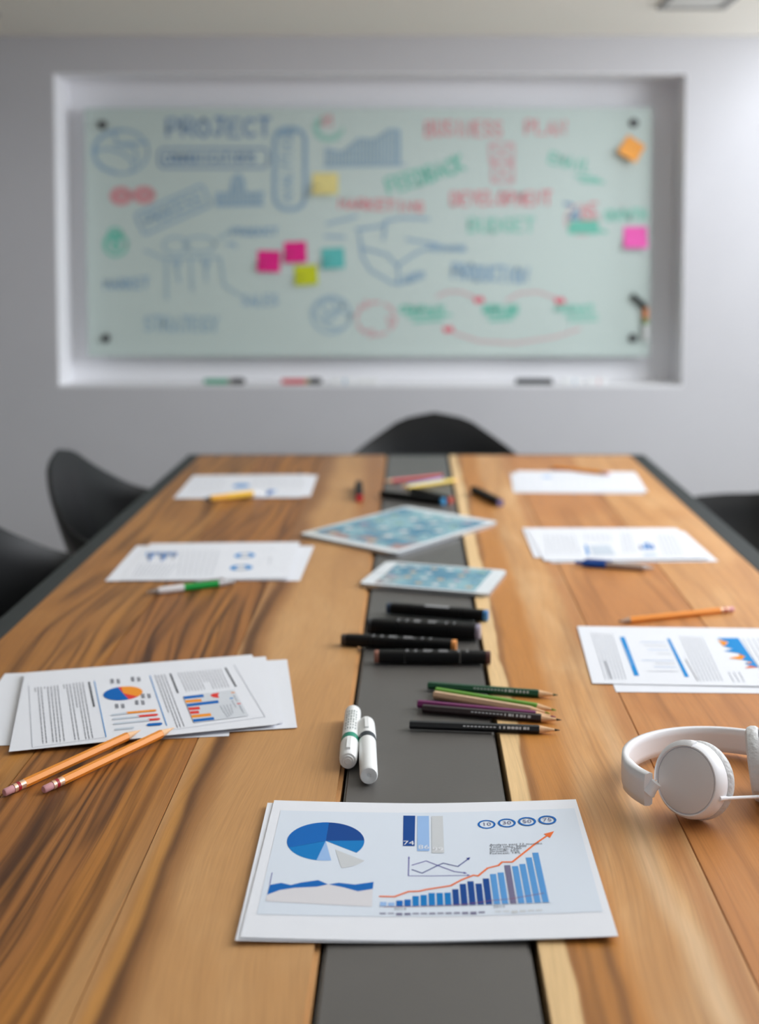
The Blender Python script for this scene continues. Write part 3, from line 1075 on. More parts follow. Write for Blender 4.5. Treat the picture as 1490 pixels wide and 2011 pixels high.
for pts, k, wd in (([(657, 287), (655, 355), (878, 355)], 'violet', .0009), ([(668, 316), (720, 300), (765, 318), (822, 340), (865, 346)], 'violet', .0011),
                   ([(668, 332), (705, 345), (765, 316), (783, 309), (836, 322), (878, 292)], 'navy', .0011)):
    items += [(q, k) for q in stroke(zp(pts), wd)]
items += [(zp([(881, 289), (866, 292), (876, 300)]), 'navy'), (zp([(870, 348), (858, 341), (857, 349)]), 'violet'), (zp([(880, 354), (870, 351), (870, 358)]), 'violet'), (zp([(657, 283), (653, 291), (661, 291)]), 'violet')]
S.print_polys('line_graph', items)
for s_, x, y in (('10', 941, 170), ('30', 1015, 167), ('50', 1089, 164), ('75', 1163, 161)):
    cc = Vector(z3(x, y))
    ro = (Vector(z3(x + 33, y)) - Vector(z3(x - 33, y))).length / 2
    items = []
    for i in range(28):
        a0, a1 = 2 * math.pi * i / 28, 2 * math.pi * (i + 1) / 28
        items.append(([(cc.x + r_ * math.cos(a), cc.y + r_ * math.sin(a)) for r_, a in ((ro, a0), (ro, a1), (ro * .76, a1), (ro * .76, a0))], 'blue'))
    ring_ = S.print_polys('number_ring', items)
    S.print_polys('ring_number', [([(cc.x + q[0], cc.y + q[1]) for q in poly], 'plum') for poly in text_polys(s_, .0085)], ring_)
S.lay = 2
tops = [452, 454, 446, 442, 429, 425, 418, 418, 417, 405, 386, 377, 386, 368, 352, 347, 321, 325, 318, 295, 278]
cols = ['light', 'light'] + ['blue'] * 2 + ['mid'] * 5 + ['deep'] * 5 + ['bar'] * 2 + ['plum'] + ['bar'] * 4
b0, b1 = Vector(z3(551, 467)), Vector(z3(1146, 461))
bw = (b1 - b0) / 20
chart = S.print_polys('bar_chart', [(q, 'palet') for q in stroke([tuple(b0 - Vector((.001, .0008))), tuple(b1 + bw - Vector((0, .0008)))], .0005)])
for i, (ty, k) in enumerate(zip(tops, cols)):
    p0 = b0 + bw * i
    hgt = z3(551 + 29.75 * i, ty)[1] - p0.y
    p1 = p0 + bw * .80
    S.print_polys('bar', [([tuple(p0), tuple(p1), (p1.x, p1.y + hgt), (p0.x, p0.y + hgt)], k)], chart)
    S.lay = 3
lows = [4, 3, 8, 7, 4, 4, 5, 4, 5, 5, 7, 9, 5, 0, 3, 3, 9, 6, 4, 4, 0]
for i, h_ in enumerate(lows):
    if h_:
        p0 = b0 + bw * i - Vector((0, .0095))
        p1 = p0 + bw * .76
        S.print_polys('lower_bar', [([tuple(p0), tuple(p1), (p1.x, p1.y - h_ * .00042), (p0.x, p0.y - h_ * .00042)], 'plum' if i < 14 else 'grey')], chart)
        S.lay = 3
S.print_polys('trend_line', [(q, 'maroon') for q in stroke(zp([(565, 470), (700, 466), (860, 461), (960, 449), (1030, 444), (1150, 427)]), .0006)])
ol = zp([(550, 432), (605, 432), (655, 413), (695, 411), (720, 405), (810, 392), (850, 371), (893, 355), (910, 358), (945, 330), (985, 321), (998, 309), (1035, 310), (1120, 245), (1160, 219)])
S.print_polys('orange_arrow', [(q, 'orange') for q in stroke(ol, .0019)] + [(zp([(1188, 202), (1150, 211), (1173, 226)]), 'orange')])
items = []
for i, s_ in enumerate(('Analysis past 12 months', 'Total sales: 9000', 'Earnings: 7500', 'Growth: 35%', 'Forecast: 14%')):
    cc = z3(952, 246 + 7.8 * i)
    items += [([(cc[0] + q[0], cc[1] + q[1]) for q in poly], 'dark') for poly in text_polys(s_, .0046, 'LEFT')]
for s_, x, y in (('2014', 625, 477), ('2015', 987, 472)):
    cc = z3(x, y)
    items += [([(cc[0] + q[0], cc[1] + q[1]) for q in poly], 'text') for poly in text_polys(s_, .0048)]
S.print_polys('small_text', items, stuff=True)

# --- report pages on the left, beside the two pencils
GL1 = 'report pages on the left by the pencils'
Sheet('report_page', -.3440, 1.297, 6, TZ + .0003, 'lowest report page, sticking out left under the pie chart page', group=GL1)
Sheet('report_page', -.2790, 1.309, 9, TZ + .0012, 'blank page sticking out right under the pie chart page', group=GL1)
Sheet('report_page', -.2995, 1.309, 12, TZ + .0021, 'page with curled corner just under the pie chart page', curve=flatcurve(.0008, 9, 5), group=GL1)
S = Sheet('report_page', -.3060, 1.303, 14.5, TZ + .0033, 'report page with a blue and orange pie chart, beside the two pencils', W=.272, H=.232, curve=flatcurve(.0012, 8, 10, 2), group=GL1)


def za(x, y):
    return S.loc(x / 4.967, 1280 + y / 4.967)


def zb(x, y):
    return S.loc(280 + x / 4.967, 1280 + y / 4.967)


def quad(a, b, wd):
    return stroke([a, b], wd)[0]


items = []
for a, b in (((370, 352), (420, 895)), ((400, 350), (455, 890)), ((465, 345), (520, 885)), ((497, 342), (555, 882)), ((530, 336), (590, 880)), ((560, 332), (628, 875)),
             ((650, 322), (735, 865)), ((680, 318), (770, 860)), ((715, 312), (755, 550)), ((745, 308), (840, 855)), ((775, 305), (870, 850)), ((805, 302), (905, 845)),
             ((340, 358), (346, 395)), ((432, 348), (440, 368)), ((620, 325), (628, 362))):
    items += [(q, 'text') for q in textline(za(*a), za(*b), .0010)]
items += [(q, 'dark') for q in textline(za(868, 300), za(918, 540), .0020)]
for a, b in (((120, 230), (255, 600)), ((150, 230), (340, 745)), ((180, 225), (370, 740)), ((210, 222), (405, 735))):
    items += [(q, 'text') for q in textline(zb(*a), zb(*b), .0010)]
items += [(q, 'dark') for q in textline(zb(270, 215), zb(345, 405), .0020)] + [(q, 'dark') for q in textline(zb(808, 155), zb(910, 340), .0020)]
for i in range(15):
    x, y = 345 + 29.5 * i, 205 - 2.7 * i
    if 7 <= i <= 8:
        items += [(q, 'text') for q in textline(zb(x, y), zb(x + 55, y + 110), .0007)]
        continue
    items += [(q, 'text') for q in textline(zb(x, y), zb(x + 85, y + 184), .0007)]
S.print_polys('body_text', items, stuff=True)
items = [(q, 'palet') for q in stroke([za(280, 340), za(316, 935), za(1030, 838)], .0006)] + [(q, 'palet') for q in stroke([zb(890, 125), zb(1195, 640), zb(300, 765)], .0006)]
items += [(quad(za(920, 290), za(1035, 835), .0009), 'sky'), (quad(zb(70, 235), zb(235, 725), .0009), 'sky')]
S.print_polys('column_rules', items)
c = Vector(za(1200, 410))
R = (Vector(za(1390, 400)) - Vector(za(1008, 425))).length / 2
q0, q1, q2, q3 = za(1150, 350), za(1182, 347), za(1345, 442), za(1256, 470)
S.print_polys('pie_chart', [(arc(c, R, q0, q1, 5), 'red'), (arc(c, R, q1, q2, 24), 'amber'), (arc(c, R, q2, q3, 8), 'red'), (arc(c, R, q3, q0, 24), 'blue')])
items = []
for x, y in ((1130, 290), (1330, 270), (1430, 435), (1370, 500), (1175, 535)):
    for k in range(4):
        items += [(q, 'text') for q in textline(za(x - 50 + k * 8, y - 20), za(x - 44 + k * 8, y + 22), .0009)]
    items += [(quad(za(x + 8, y - 24), za(x + 16, y + 24), .0006), 'text'), (quad(za(x + 26, y - 18), za(x + 33, y + 20), .0022), 'text')]
S.print_polys('pie_captions', items, stuff=True)
items = []
for a, b, wd, k in (((1245, 602), (1500, 580), .0062, 'amber'), ((1360, 635), (1515, 622), .0062, 'red'), ((1462, 670), (1535, 664), .0062, 'red'), ((1465, 718), (1550, 712), .0075, 'blue'),
                    ((1105, 622), (1225, 606), .0045, 'pale'), ((1115, 662), (1340, 640), .0045, 'pale'), ((1125, 708), (1440, 676), .0045, 'pale'), ((1140, 762), (1290, 748), .0045, 'pale')):
    A, B = Vector(za(*a)), Vector(za(*b))
    items.append((quad(tuple(A), tuple(B), wd), k))
    for cpt in (A, B):
        items.append(([(cpt.x + wd / 2 * math.cos(t_), cpt.y + wd / 2 * math.sin(t_)) for t_ in [2 * math.pi * i / 12 for i in range(12)]], k))
S.print_polys('pill_bars', items)
items = [([zb(395, 442), zb(890, 372), zb(1035, 632), zb(500, 702)], 'silver')]
S.print_polys('chart_panel', items)
items = []
for a, b, k in (((397, 443), (590, 421), 'blue'), ((413, 480), (570, 466), 'amber'), ((428, 517), (735, 480), 'blue'), ((442, 553), (553, 543), 'red'), ((458, 590), (545, 583), 'red'), ((472, 627), (663, 607), 'amber'), ((488, 668), (692, 645), 'blue')):
    items.append(([zb(*a), zb(*b), zb(b[0] + 9, b[1] + 27), zb(a[0] + 9, a[1] + 27)], k))
items.append(([zb(658, 434), zb(680, 415), zb(747, 404), zb(735, 430), zb(746, 457), zb(690, 452)], 'red'))
for x, y, k in ((880, 405, 'amber'), (865, 461, 'sky'), (938, 514, 'red')):
    items.append((quad(zb(x - 10, y), zb(x + 12, y - 2), .003), k))
for i in range(4):
    items += [(q, 'palet') for q in textline(zb(755 + 33 * i, 535 - 5 * i), zb(830 + 17 * i, 650 - 12 * i), .0010)]
for a, b in (((890, 430), (925, 490)), ((870, 480), (912, 552)), ((945, 530), (985, 605))):
    items += [(q, 'palet') for q in textline(zb(*a), zb(*b), .0012)]
S.print_polys('bar_chart', items)

# --- pages on the right behind the headphones
GR1 = 'report pages on the right behind the headphones'
Sheet('report_page', .3765, 1.434, -1.5, TZ + .0003, 'page sticking out towards the headphones under the blue bar page', group=GR1)
S = Sheet('report_page', .3560, 1.455, -3.2, TZ + .0012, 'report page with two blue bars and a blue and orange area chart', curve=flatcurve(.0010, 11, 4), group=GR1)


def zr(x, y):
    return S.loc(1110 + x / 3.921, 1180 + y / 3.921)


items = [([zr(418, 275), zr(455, 275), zr(568, 573), zr(530, 573)], 'sky'), ([zr(780, 290), zr(802, 290), zr(952, 583), zr(920, 585)], 'sky')]
for i in range(5):
    items.append((quad(zr(462 + 11 * i, 362 + 28 * i), zr(470 + 11 * i, 384 + 28 * i), .004), 'bar'))
S.print_polys('blue_bars', items)
items = []
for i, (y0, l) in enumerate(((315, 190), (342, 175), (374, 160), (405, 100), (455, 245), (478, 150), (505, 170), (538, 240))):
    x1 = 755 + (y0 - 290) * .47
    items.append((quad(zr(x1 - l, y0), zr(x1, y0 + 4), .0012), 'palet' if i % 2 else 'light'))
S.print_polys('table_rows', items)
items = []
for i in range(7):
    a, b = (200 + 26 * i, 240 + 2 * i), (310 + 26 * i, 600)
    items += [(q, 'palet') for q in textline(zr(*a), zr(*b), .0009)]
for i in range(7):
    items += [(q, 'palet') for q in textline(zr(880 + 28 * i, 270 + 2 * i), zr(1040 + 28 * i, 615), .0009)]
items += [(q, 'text') for q in textline(zr(305, 460), zr(355, 600), .0012)] + [(q, 'text') for q in textline(zr(925, 450), zr(1020, 615), .0012)]
for i in range(3):
    items += [(q, 'palet') for q in textline(zr(1255 + 40 * i, 548), zr(1300 + 40 * i, 625), .0010)]
for i in range(5):
    items += [(q, 'palet') for q in textline(zr(1360 + 40 * i, 290), zr(1520 + 40 * i, 560), .0010)]
S.print_polys('body_text', items, stuff=True)
items = [([zr(1165, 288), zr(1330, 288), zr(1487, 516), zr(1420, 500), zr(1380, 484), zr(1418, 470), zr(1350, 452), zr(1385, 430), zr(1330, 405), zr(1220, 388), zr(1290, 372), zr(1215, 350), zr(1255, 325), zr(1210, 305)], 'sky'),
         ([zr(1175, 305), zr(1250, 318), zr(1240, 338), zr(1215, 350)], 'amber'), ([zr(1255, 442), zr(1345, 425), zr(1330, 408), zr(1385, 432), zr(1355, 455)], 'amber'), ([zr(1380, 520), zr(1420, 502), zr(1487, 516)], 'orange'),
         ([zr(1390, 488), zr(1418, 470), zr(1440, 480)], 'amber')]
S.print_polys('area_chart', items)


def body(S, rows, key='palet', wd=.0010):
    items = []
    for a, b in rows:
        items += [(q, key) for q in textline(S.loc(*a), S.loc(*b), wd)]
    return items


# --- left, behind: green pen pages
G = 'report pages on the left behind the green pen'
Sheet('report_page', -.3150, 1.913, -1, TZ + .0003, 'page sticking out right in the stack behind the green pen', H=.222, group=G)
Sheet('report_page', -.3420, 1.910, 1.0, TZ + .0012, 'page sticking out left in the stack behind the green pen', H=.225, group=G)
S = Sheet('report_page', -.3280, 1.918, 1.5, TZ + .0021, 'top page with two blue ring charts, behind the green pen', W=.262, H=.236, curve=flatcurve(.001, 10, 3), group=G)
k_ = 3.548
zz = lambda x, y: (200 + x / k_, 1050 + y / k_)
for cx_, cy_, rx in ((995, 145, 72), (970, 230, 78)):
    cc = Vector(S.loc(*zz(cx_, cy_)))
    items = []
    ro = (Vector(S.loc(*zz(cx_ + rx, cy_))) - Vector(S.loc(*zz(cx_ - rx, cy_)))).length / 2
    for i in range(24):
        a0, a1 = 2 * math.pi * i / 24, 2 * math.pi * (i + 1) / 24
        items.append(([(cc.x + r_ * math.cos(a), cc.y + r_ * math.sin(a)) for r_, a in ((ro, a0), (ro, a1), (ro * .5, a1), (ro * .5, a0))], 'sky' if (i < 5 or 7 < i < 16 or i > 20) else 'palet'))
    S.print_polys('ring_chart', items)
items = []
for i, hh in enumerate((30, 52, 62, 40, 18, 14, 26, 44, 62, 50, 40, 20, 28, 52, 30)):
    x = 312 + 14.5 * i
    items.append((quad(S.loc(*zz(x + 6, 120)), S.loc(*zz(x + 6 - hh * .28, 120 + hh)), .0026), ('bar', 'text', 'blue')[i % 3]))
S.print_polys('bar_chart', items)
rows = [(zz(560 + 42 * i, 112), zz(530 + 38 * i, 285)) for i in range(7)] + [(zz(270 + 28 * i, 200), zz(215 + 26 * i, 290)) for i in range(10)] + [(zz(1175, 155), zz(1165, 210)), (zz(1110, 120), zz(1125, 118)), (zz(1185, 100), zz(1200, 98)), (zz(1095, 202), zz(1108, 200))]
S.print_polys('body_text', body(S, rows), stuff=True)

# --- left, far: yellow pen pages
G = 'report pages at the far left under the yellow pen'
Sheet('report_page', -.3600, 2.572, 1, TZ + .0003, 'page under the far left stack, its right edge sticking out', H=.245, group=G)
S = Sheet('report_page', -.3720, 2.560, 1.6, TZ + .0012, 'top page with small blue charts, under the yellow pen', H=.262, W=.268, curve=flatcurve(.001, 10, 3), group=G)
zz = lambda x, y: (320 + x / k_, 910 + y / k_)
c = Vector(S.loc(*zz(545, 155)))
items = [([(c.x + .019 * math.cos(t_), c.y + .019 * math.sin(t_)) for t_ in [2 * math.pi * i / 20 for i in range(20)]], 'sky')]
for i in range(5):
    items.append((quad(S.loc(*zz(735 + 14 * i, 188)), S.loc(*zz(728 + 13 * i, 222 - 6 * i)), .0042), 'blue' if i < 3 else 'light'))
S.print_polys('small_charts', items)
S.print_polys('body_text', body(S, [(zz(240 + 45 * i, 105), zz(190 + 46 * i, 205)) for i in range(5)] + [(zz(650 + 50 * i, 100), zz(650 + 52 * i, 170)) for i in range(7)]), stuff=True)

# --- right, far: pencil on top
G = 'report pages at the far right'
Sheet('report_page', .3600, 2.600, -3, TZ + .0003, 'page under the far right stack, its left edge sticking out', H=.230, group=G)
S = Sheet('report_page', .3720, 2.618, -4.2, TZ + .0012, 'top page with faint print at the far right of the table', H=.236, curve=flatcurve(.0012, 10, 6), group=G)
zz = lambda x, y: (980 + x / 4.656, 910 + y / 4.656)
c = Vector(S.loc(*zz(437, 122)))
S.print_polys('small_chart', [([(c.x + .012 * math.cos(t_), c.y + .012 * math.sin(t_)) for t_ in [2 * math.pi * i / 16 for i in range(16)]], 'light')])
S.print_polys('body_text', body(S, [(zz(230 + 70 * i, 110), zz(225 + 72 * i, 215)) for i in range(14) if i not in (3,)], 'pale'), stuff=True)

# --- right, middle: blue pen pages
G = 'report pages on the right behind the blue pen'
Sheet('report_page', .3620, 2.020, 2, TZ + .0003, 'page sticking out right in the stack behind the blue pen', group=G)
Sheet('report_page', .3420, 2.048, 0, TZ + .0012, 'page sticking out at the back left in the stack behind the blue pen', group=G)
S = Sheet('report_page', .3520, 2.030, 2.0, TZ + .0021, 'top page with a small blue bar chart, behind the blue pen', H=.222, curve=flatcurve(.001, 10, 3), group=G)
zz = lambda x, y: (1010 + x / 3.82, 1020 + y / 3.82)
items = [([S.loc(*zz(525, 190)), S.loc(*zz(543, 190)), S.loc(*zz(565, 265)), S.loc(*zz(542, 265))], 'bar'), ([S.loc(*zz(560, 195)), S.loc(*zz(710, 192)), S.loc(*zz(760, 265)), S.loc(*zz(590, 268))], 'pale')]
for i, (hh, k) in enumerate(((30, 'plum'), (22, 'light'), (44, 'bar'), (52, 'blue'), (34, 'light'), (40, 'blue'))):
    items.append((quad(S.loc(*zz(950 + 19 * i, 225)), S.loc(*zz(938 + 18 * i, 225 - hh)), .0036), k))
S.print_polys('bar_chart', items[2:])
S.print_polys('blue_block', items[:1])
S.print_polys('pale_panel', items[1:2])
S.print_polys('blue_block', [(quad(S.loc(*zz(975, 266)), S.loc(*zz(1060, 266)), .006), 'bar')])
S.print_polys('body_text', body(S, [(zz(232 + 34 * i, 110), zz(248 + 40 * i, 262)) for i in range(7)] + [(zz(800 + 30 * i, 100), zz(830 + 36 * i, 250)) for i in range(3)] + [(zz(1070 + 30 * i, 110), zz(1130 + 34 * i, 275)) for i in range(5)] + [(zz(530 + 36 * i, 105), zz(540 + 37 * i, 165)) for i in range(6)]), stuff=True)

# ---------------------------------------------------------------- pencils
m_graph = mat('graphite', rgb(50, 50, 55), .4)
m_cedar = mat('sharpened_wood', rgb(224, 182, 140), .7, noise=.08, scale=200)
m_ferr = mat('ferrule_brass', rgb(232, 190, 160), .3, metal=.6)
m_band = mat('ferrule_red_band', rgb(165, 22, 42), .35)
m_erase = mat('eraser_pink', rgb(214, 156, 160), .8)
m_orng = mat('pencil_orange_lacquer', rgb(240, 148, 46), .42, spec=.45)


def eraser_pencil(pa, pb, za_, zb_, label, tip=m_cedar):
    r = .0042
    a, L, rot = endpoints(pa, pb, za_ + r, zb_ + r)
    e = empty('orange_pencil', a, rot)
    tag(e, label, 'pencil', 'orange pencils with pink erasers')
    rev('eraser', [(0, r * .70), (.001, r * .86), (.010, r * .86)], m_erase, e)
    f = rev('ferrule', [(.010, r * .98), (.022, r * .98)], m_ferr, e)
    rev('ferrule_band', [(.0135, r * 1.03), (.0165, r * 1.03)], m_band, f)
    rev('shaft', [(.022, r * 1.04), (L - .018, r * 1.04)], m_orng, e, False, n=6, phase=0)
    rev('sharpened_cone', [(L - .018, r * .98), (L - .004, r * .26)], tip, e, n=16)
    rev('lead', [(L - .004, r * .26), (L, .0003)], tip if tip is m_cedar else m_graph, e, n=10)


eraser_pencil((8, 1557), (276, 1434), TZ, TZ + .005, 'orange pencil reaching to the bottom left frame edge, upper of two', m_cedar)
eraser_pencil((85, 1551), (342, 1429), TZ, TZ + .005, 'orange pencil across the pie chart page, lower right of two', m_cedar)
eraser_pencil((1440, 1196), (1213, 1220), TZ, TZ, 'orange pencil lying behind the blue bar page on the right', mat('dull_cedar', rgb(188, 160, 140), .7))
eraser_pencil((1196, 930), (1075, 917), TZ + .0035, TZ + .001, 'orange pencil across the far right pages')

m_bar = mat('pencil_foil_print', rgb(190, 190, 192), .5)


def colour_pencil(pa, pb, col, label, za_=TZ, lead=None, r=.0043, foil=True, group='colouring pencils by the steel strip'):
    """blunt end at pa, tip at pb"""
    a, L, rot = endpoints(pa, pb, za_ + r, za_ + r)
    e = empty('colouring_pencil', a, rot)
    tag(e, label, 'pencil', group)
    mm = mat('lacquer_%d_%d_%d' % col, rgb(*col), .35, spec=.5)
    ml = mat('lead_%d_%d_%d' % (lead or col), rgb(*(lead or col)), .5)
    rev('shaft', [(0, r * .9), (.0008, r * 1.06), (L - .024, r * 1.06), (L - .021, r * .98)], mm, e, False, n=6, phase=0)
    rev('sharpened_cone', [(L - .0215, r * .97), (L - .0055, r * .30)], m_cedar, e, n=16)
    rev('lead', [(L - .0055, r * .30), (L, .0004)], ml, e, n=10)
    if foil:
        bm = bmesh.new()
        h = r * 1.06
        # print on the upper front facet
        n_ = Vector((0, -.8660254, .5))
        tdir = Vector((0, n_.z, -n_.y))
        for k in range(11):
            x0 = L * .60 + k * .0042
            wdt = random.choice((.0022, .0034, .0016))
            if x0 + wdt > L - .03:
                break
            c_ = n_ * (r * .933)
            vs = [bm.verts.new(Vector((xx, 0, 0)) + c_ + tdir * tt) for xx, tt in ((x0, -.0013), (x0 + wdt, -.0013), (x0 + wdt, .0013), (x0, .0013))]
            bm.faces.new(vs)
        for k in range(9):
            x0 = L * .36 + k * .004
            c_ = n_ * (r * .933)
            vs = [bm.verts.new(Vector((xx, 0, 0)) + c_ + tdir * tt) for xx, tt in ((x0, -.0006), (x0 + .0027, -.0006), (x0 + .0027, .0006), (x0, .0006))]
            bm.faces.new(vs)
        obj('foil_print', bm, m_bar, e)


colour_pencil((840, 1346), (1095, 1365), (10, 72, 44), 'dark green colouring pencil, rearmost of the row on the steel strip')
colour_pencil((855, 1357), (1092, 1395), (96, 152, 44), 'light green colouring pencil between the dark green and beige ones', foil=False)
colour_pencil((852, 1364), (1080, 1401), (206, 172, 138), 'beige colouring pencil touching the light green one', lead=(150, 170, 70), foil=False)
colour_pencil((820, 1382), (1091, 1408), (110, 26, 88), 'purple colouring pencil behind the dark brown one', lead=(130, 20, 90), foil=False)
colour_pencil((829, 1391), (1102, 1414), (44, 30, 32), 'dark brown colouring pencil touching the purple one', lead=(16, 20, 26))
colour_pencil((804, 1423), (1099, 1434), (22, 23, 26), 'black colouring pencil, nearest the camera of the row', lead=(10, 24, 26))

GF = 'colouring pencils at the far end of the steel strip'
colour_pencil((868, 934), (752, 946), (196, 52, 52), 'red colouring pencil at the far end of the steel strip', foil=False, group=GF)
colour_pencil((868, 941), (784, 957), (88, 138, 196), 'light blue colouring pencil between the red and yellow ones', foil=False, group=GF)
colour_pencil((800, 957), (906, 941), (236, 200, 56), 'yellow colouring pencil at the far end, tip to the right', foil=False, group=GF)


# ---------------------------------------------------------------- twin-tip art markers
m_ink = mat('art_marker_black', rgb(7, 7, 8), .5, spec=.22)
m_mark = mat('art_marker_print', rgb(150, 150, 152), .5)


def art_marker(pa, pb, r, colA, colB, label, za_=TZ, print_=True, group='black art markers on the steel strip', plate=False):
    a, L, rot = endpoints(pa, pb, za_ + r, za_ + r)
    e = empty('art_marker', a, rot)
    tag(e, label, 'marker', group)
    kw = dict(n=32, power=3.4)
    for x0, x1, cc in ((0, .006, colA), (L - .006, L, colB)):
        rev('end_disc', [(x0, r * .86), (x0 + .001, r * .90), (x1 - .001, r * .90), (x1, r * .86)], mat('marker_end_%d_%d_%d' % cc, rgb(*cc), .45), e, **kw)
    rev('cap', [(.006, r * .93), (.008, r * .96), (L * .26, r)], m_ink, e, **kw)
    rev('barrel', [(L * .26 + .0006, r * .985), (L * .74 - .0006, r * .985)], m_ink, e, **kw)
    rev('cap', [(L * .74, r), (L - .008, r * .96), (L - .006, r * .93)], m_ink, e, **kw)
    if print_ or plate:
        bm = bmesh.new()
        zt = r * 1.004
        if plate:
            vs = [bm.verts.new((x, y, zt)) for x, y in ((L * .38, -r * .5), (L * .62, -r * .5), (L * .62, r * .5), (L * .38, r * .5))]
            bm.faces.new(vs)
        else:
            x = L * .27
            for l in (.004, .004, .012, .016, .004, .003):
                for k in range(3):
                    q = [(x, -r * .55 + k * r * .38), (x + l * random.uniform(.6, 1), -r * .55 + k * r * .38)]
                    vs = [bm.verts.new((xx, yy_ + dy, zt)) for (xx, yy_), dy in ((q[0], 0), (q[1], 0), (q[1], r * .2), (q[0], r * .2))]
                    bm.faces.new(vs)
                x += l + .007
        obj('barrel_print', bm, m_mark, e)
    return e


art_marker((760, 1194), (958, 1209), .0078, (30, 52, 78), (62, 128, 186), 'black art marker with blue end, rearmost of the four on the strip', plate=True)
art_marker((722, 1229), (943, 1241), .0105, (40, 40, 44), (150, 142, 160), 'thick black art marker with lilac grey end')
art_marker((671, 1256), (896, 1268), .0076, (54, 40, 34), (226, 148, 76), 'black art marker with orange end, reaching onto the left plank')
art_marker((735, 1289), (963, 1291), .0080, (140, 90, 74), (84, 44, 40), 'black art marker with salmon ends, nearest of the four')
GM = 'black art markers at the far end of the table'
art_marker((748, 970), (872, 985), .0075, (30, 30, 34), (74, 152, 204), 'black art marker with bright blue end behind the large tablet', print_=False, group=GM)
art_marker((808, 963), (886, 983), .0075, (30, 30, 34), (196, 92, 78), 'black art marker with red end beside the blue ended one', TZ + .0001, False, GM)
art_marker((929, 961), (983, 988), .0080, (30, 30, 34), (120, 110, 150), 'black art marker alone on the wood right of the strip', print_=False, group=GM)
art_marker((704, 950), (706, 979), .0080, (60, 62, 66), (200, 40, 52), 'black art marker with red end pointing at the camera', print_=False, group=GM)

# white board markers lying by the strip
mg, mb = mat('band_teal', rgb(22, 140, 112), .4), mat('band_black', rgb(34, 44, 52), .4)
a, L, rot = endpoints((693, 1399), (683, 1496), TZ + .0092, TZ + .0092)
wb_marker('board_marker', a, rot, L, 'white board marker with green band, leaning on the left plank edge', mg, print_=mat('barrel_text', rgb(96, 110, 108), .6), r=.0090, group='white board markers beside the strip')
a, L, rot = endpoints((724, 1524), (719, 1420), TZ + .0090, TZ + .0090)
wb_marker('board_marker', a, rot, L, 'white board marker with black band on the steel strip', mb, r=.0090, group='white board markers beside the strip')


# ---------------------------------------------------------------- ball pens
m_silver = mat('pen_silver', rgb(196, 196, 200), .3, metal=.5)


def pen(pa, pb, z, tipm, gripm, bodym, endm, split, label, r=.0055):
    """tip at pa, clicker at pb"""
    a, L, rot = endpoints(pa, pb, z + r, z + r)
    e = empty('ballpoint_pen', a, rot)
    tag(e, label, 'pen', 'ballpoint pens by the page stacks')
    rev('tip', [(0, .0010), (.004, .0018), (.016, r * .80)], tipm, e)
    rev('grip', [(.016, r * .84), (.024, r), (L * split, r)], gripm, e)
    rev('barrel', [(L * split, r * 1.03), (L - .026, r * 1.0)], bodym, e)
    rev('collar', [(L - .026, r * 1.02), (L - .012, r * .85)], endm, e)
    rev('clicker', [(L - .012, r * .5), (L - .001, r * .5), (L, r * .35)], endm, e)
    bm = bmesh.new()
    box(bm, L - .060, L - .018, -r * .3, r * .3, r * 1.15, r * 1.45)
    box(bm, L - .022, L - .016, -r * .3, r * .3, r * .8, r * 1.2)
    obj('clip', bm, endm, e)


pen((289, 1163), (461, 1142), TZ, mat('pen_grey', rgb(150, 140, 132), .4), mat('pen_white', rgb(222, 220, 222), .35), mat('pen_green', rgb(8, 150, 62), .3), m_silver, .41, 'green and white ballpoint pen on the left')
pen((398, 981), (518, 967), TZ + .003, mat('pen_dark', rgb(52, 56, 60), .4), mat('pen_amber', rgb(236, 176, 50), .35), mat('pen_yellow', rgb(240, 190, 40), .3), mat('pen_white2', rgb(228, 228, 230), .35), .40, 'yellow ballpoint pen lying on the far left pages', .0065)
pen((1283, 1116), (1129, 1105), TZ, m_silver, mat('pen_steel', rgb(176, 160, 150), .3, metal=.4), mat('pen_blue', rgb(0, 80, 178), .3), mat('pen_blue', rgb(0, 80, 178), .3), .60, 'blue and silver ballpoint pen on the right')


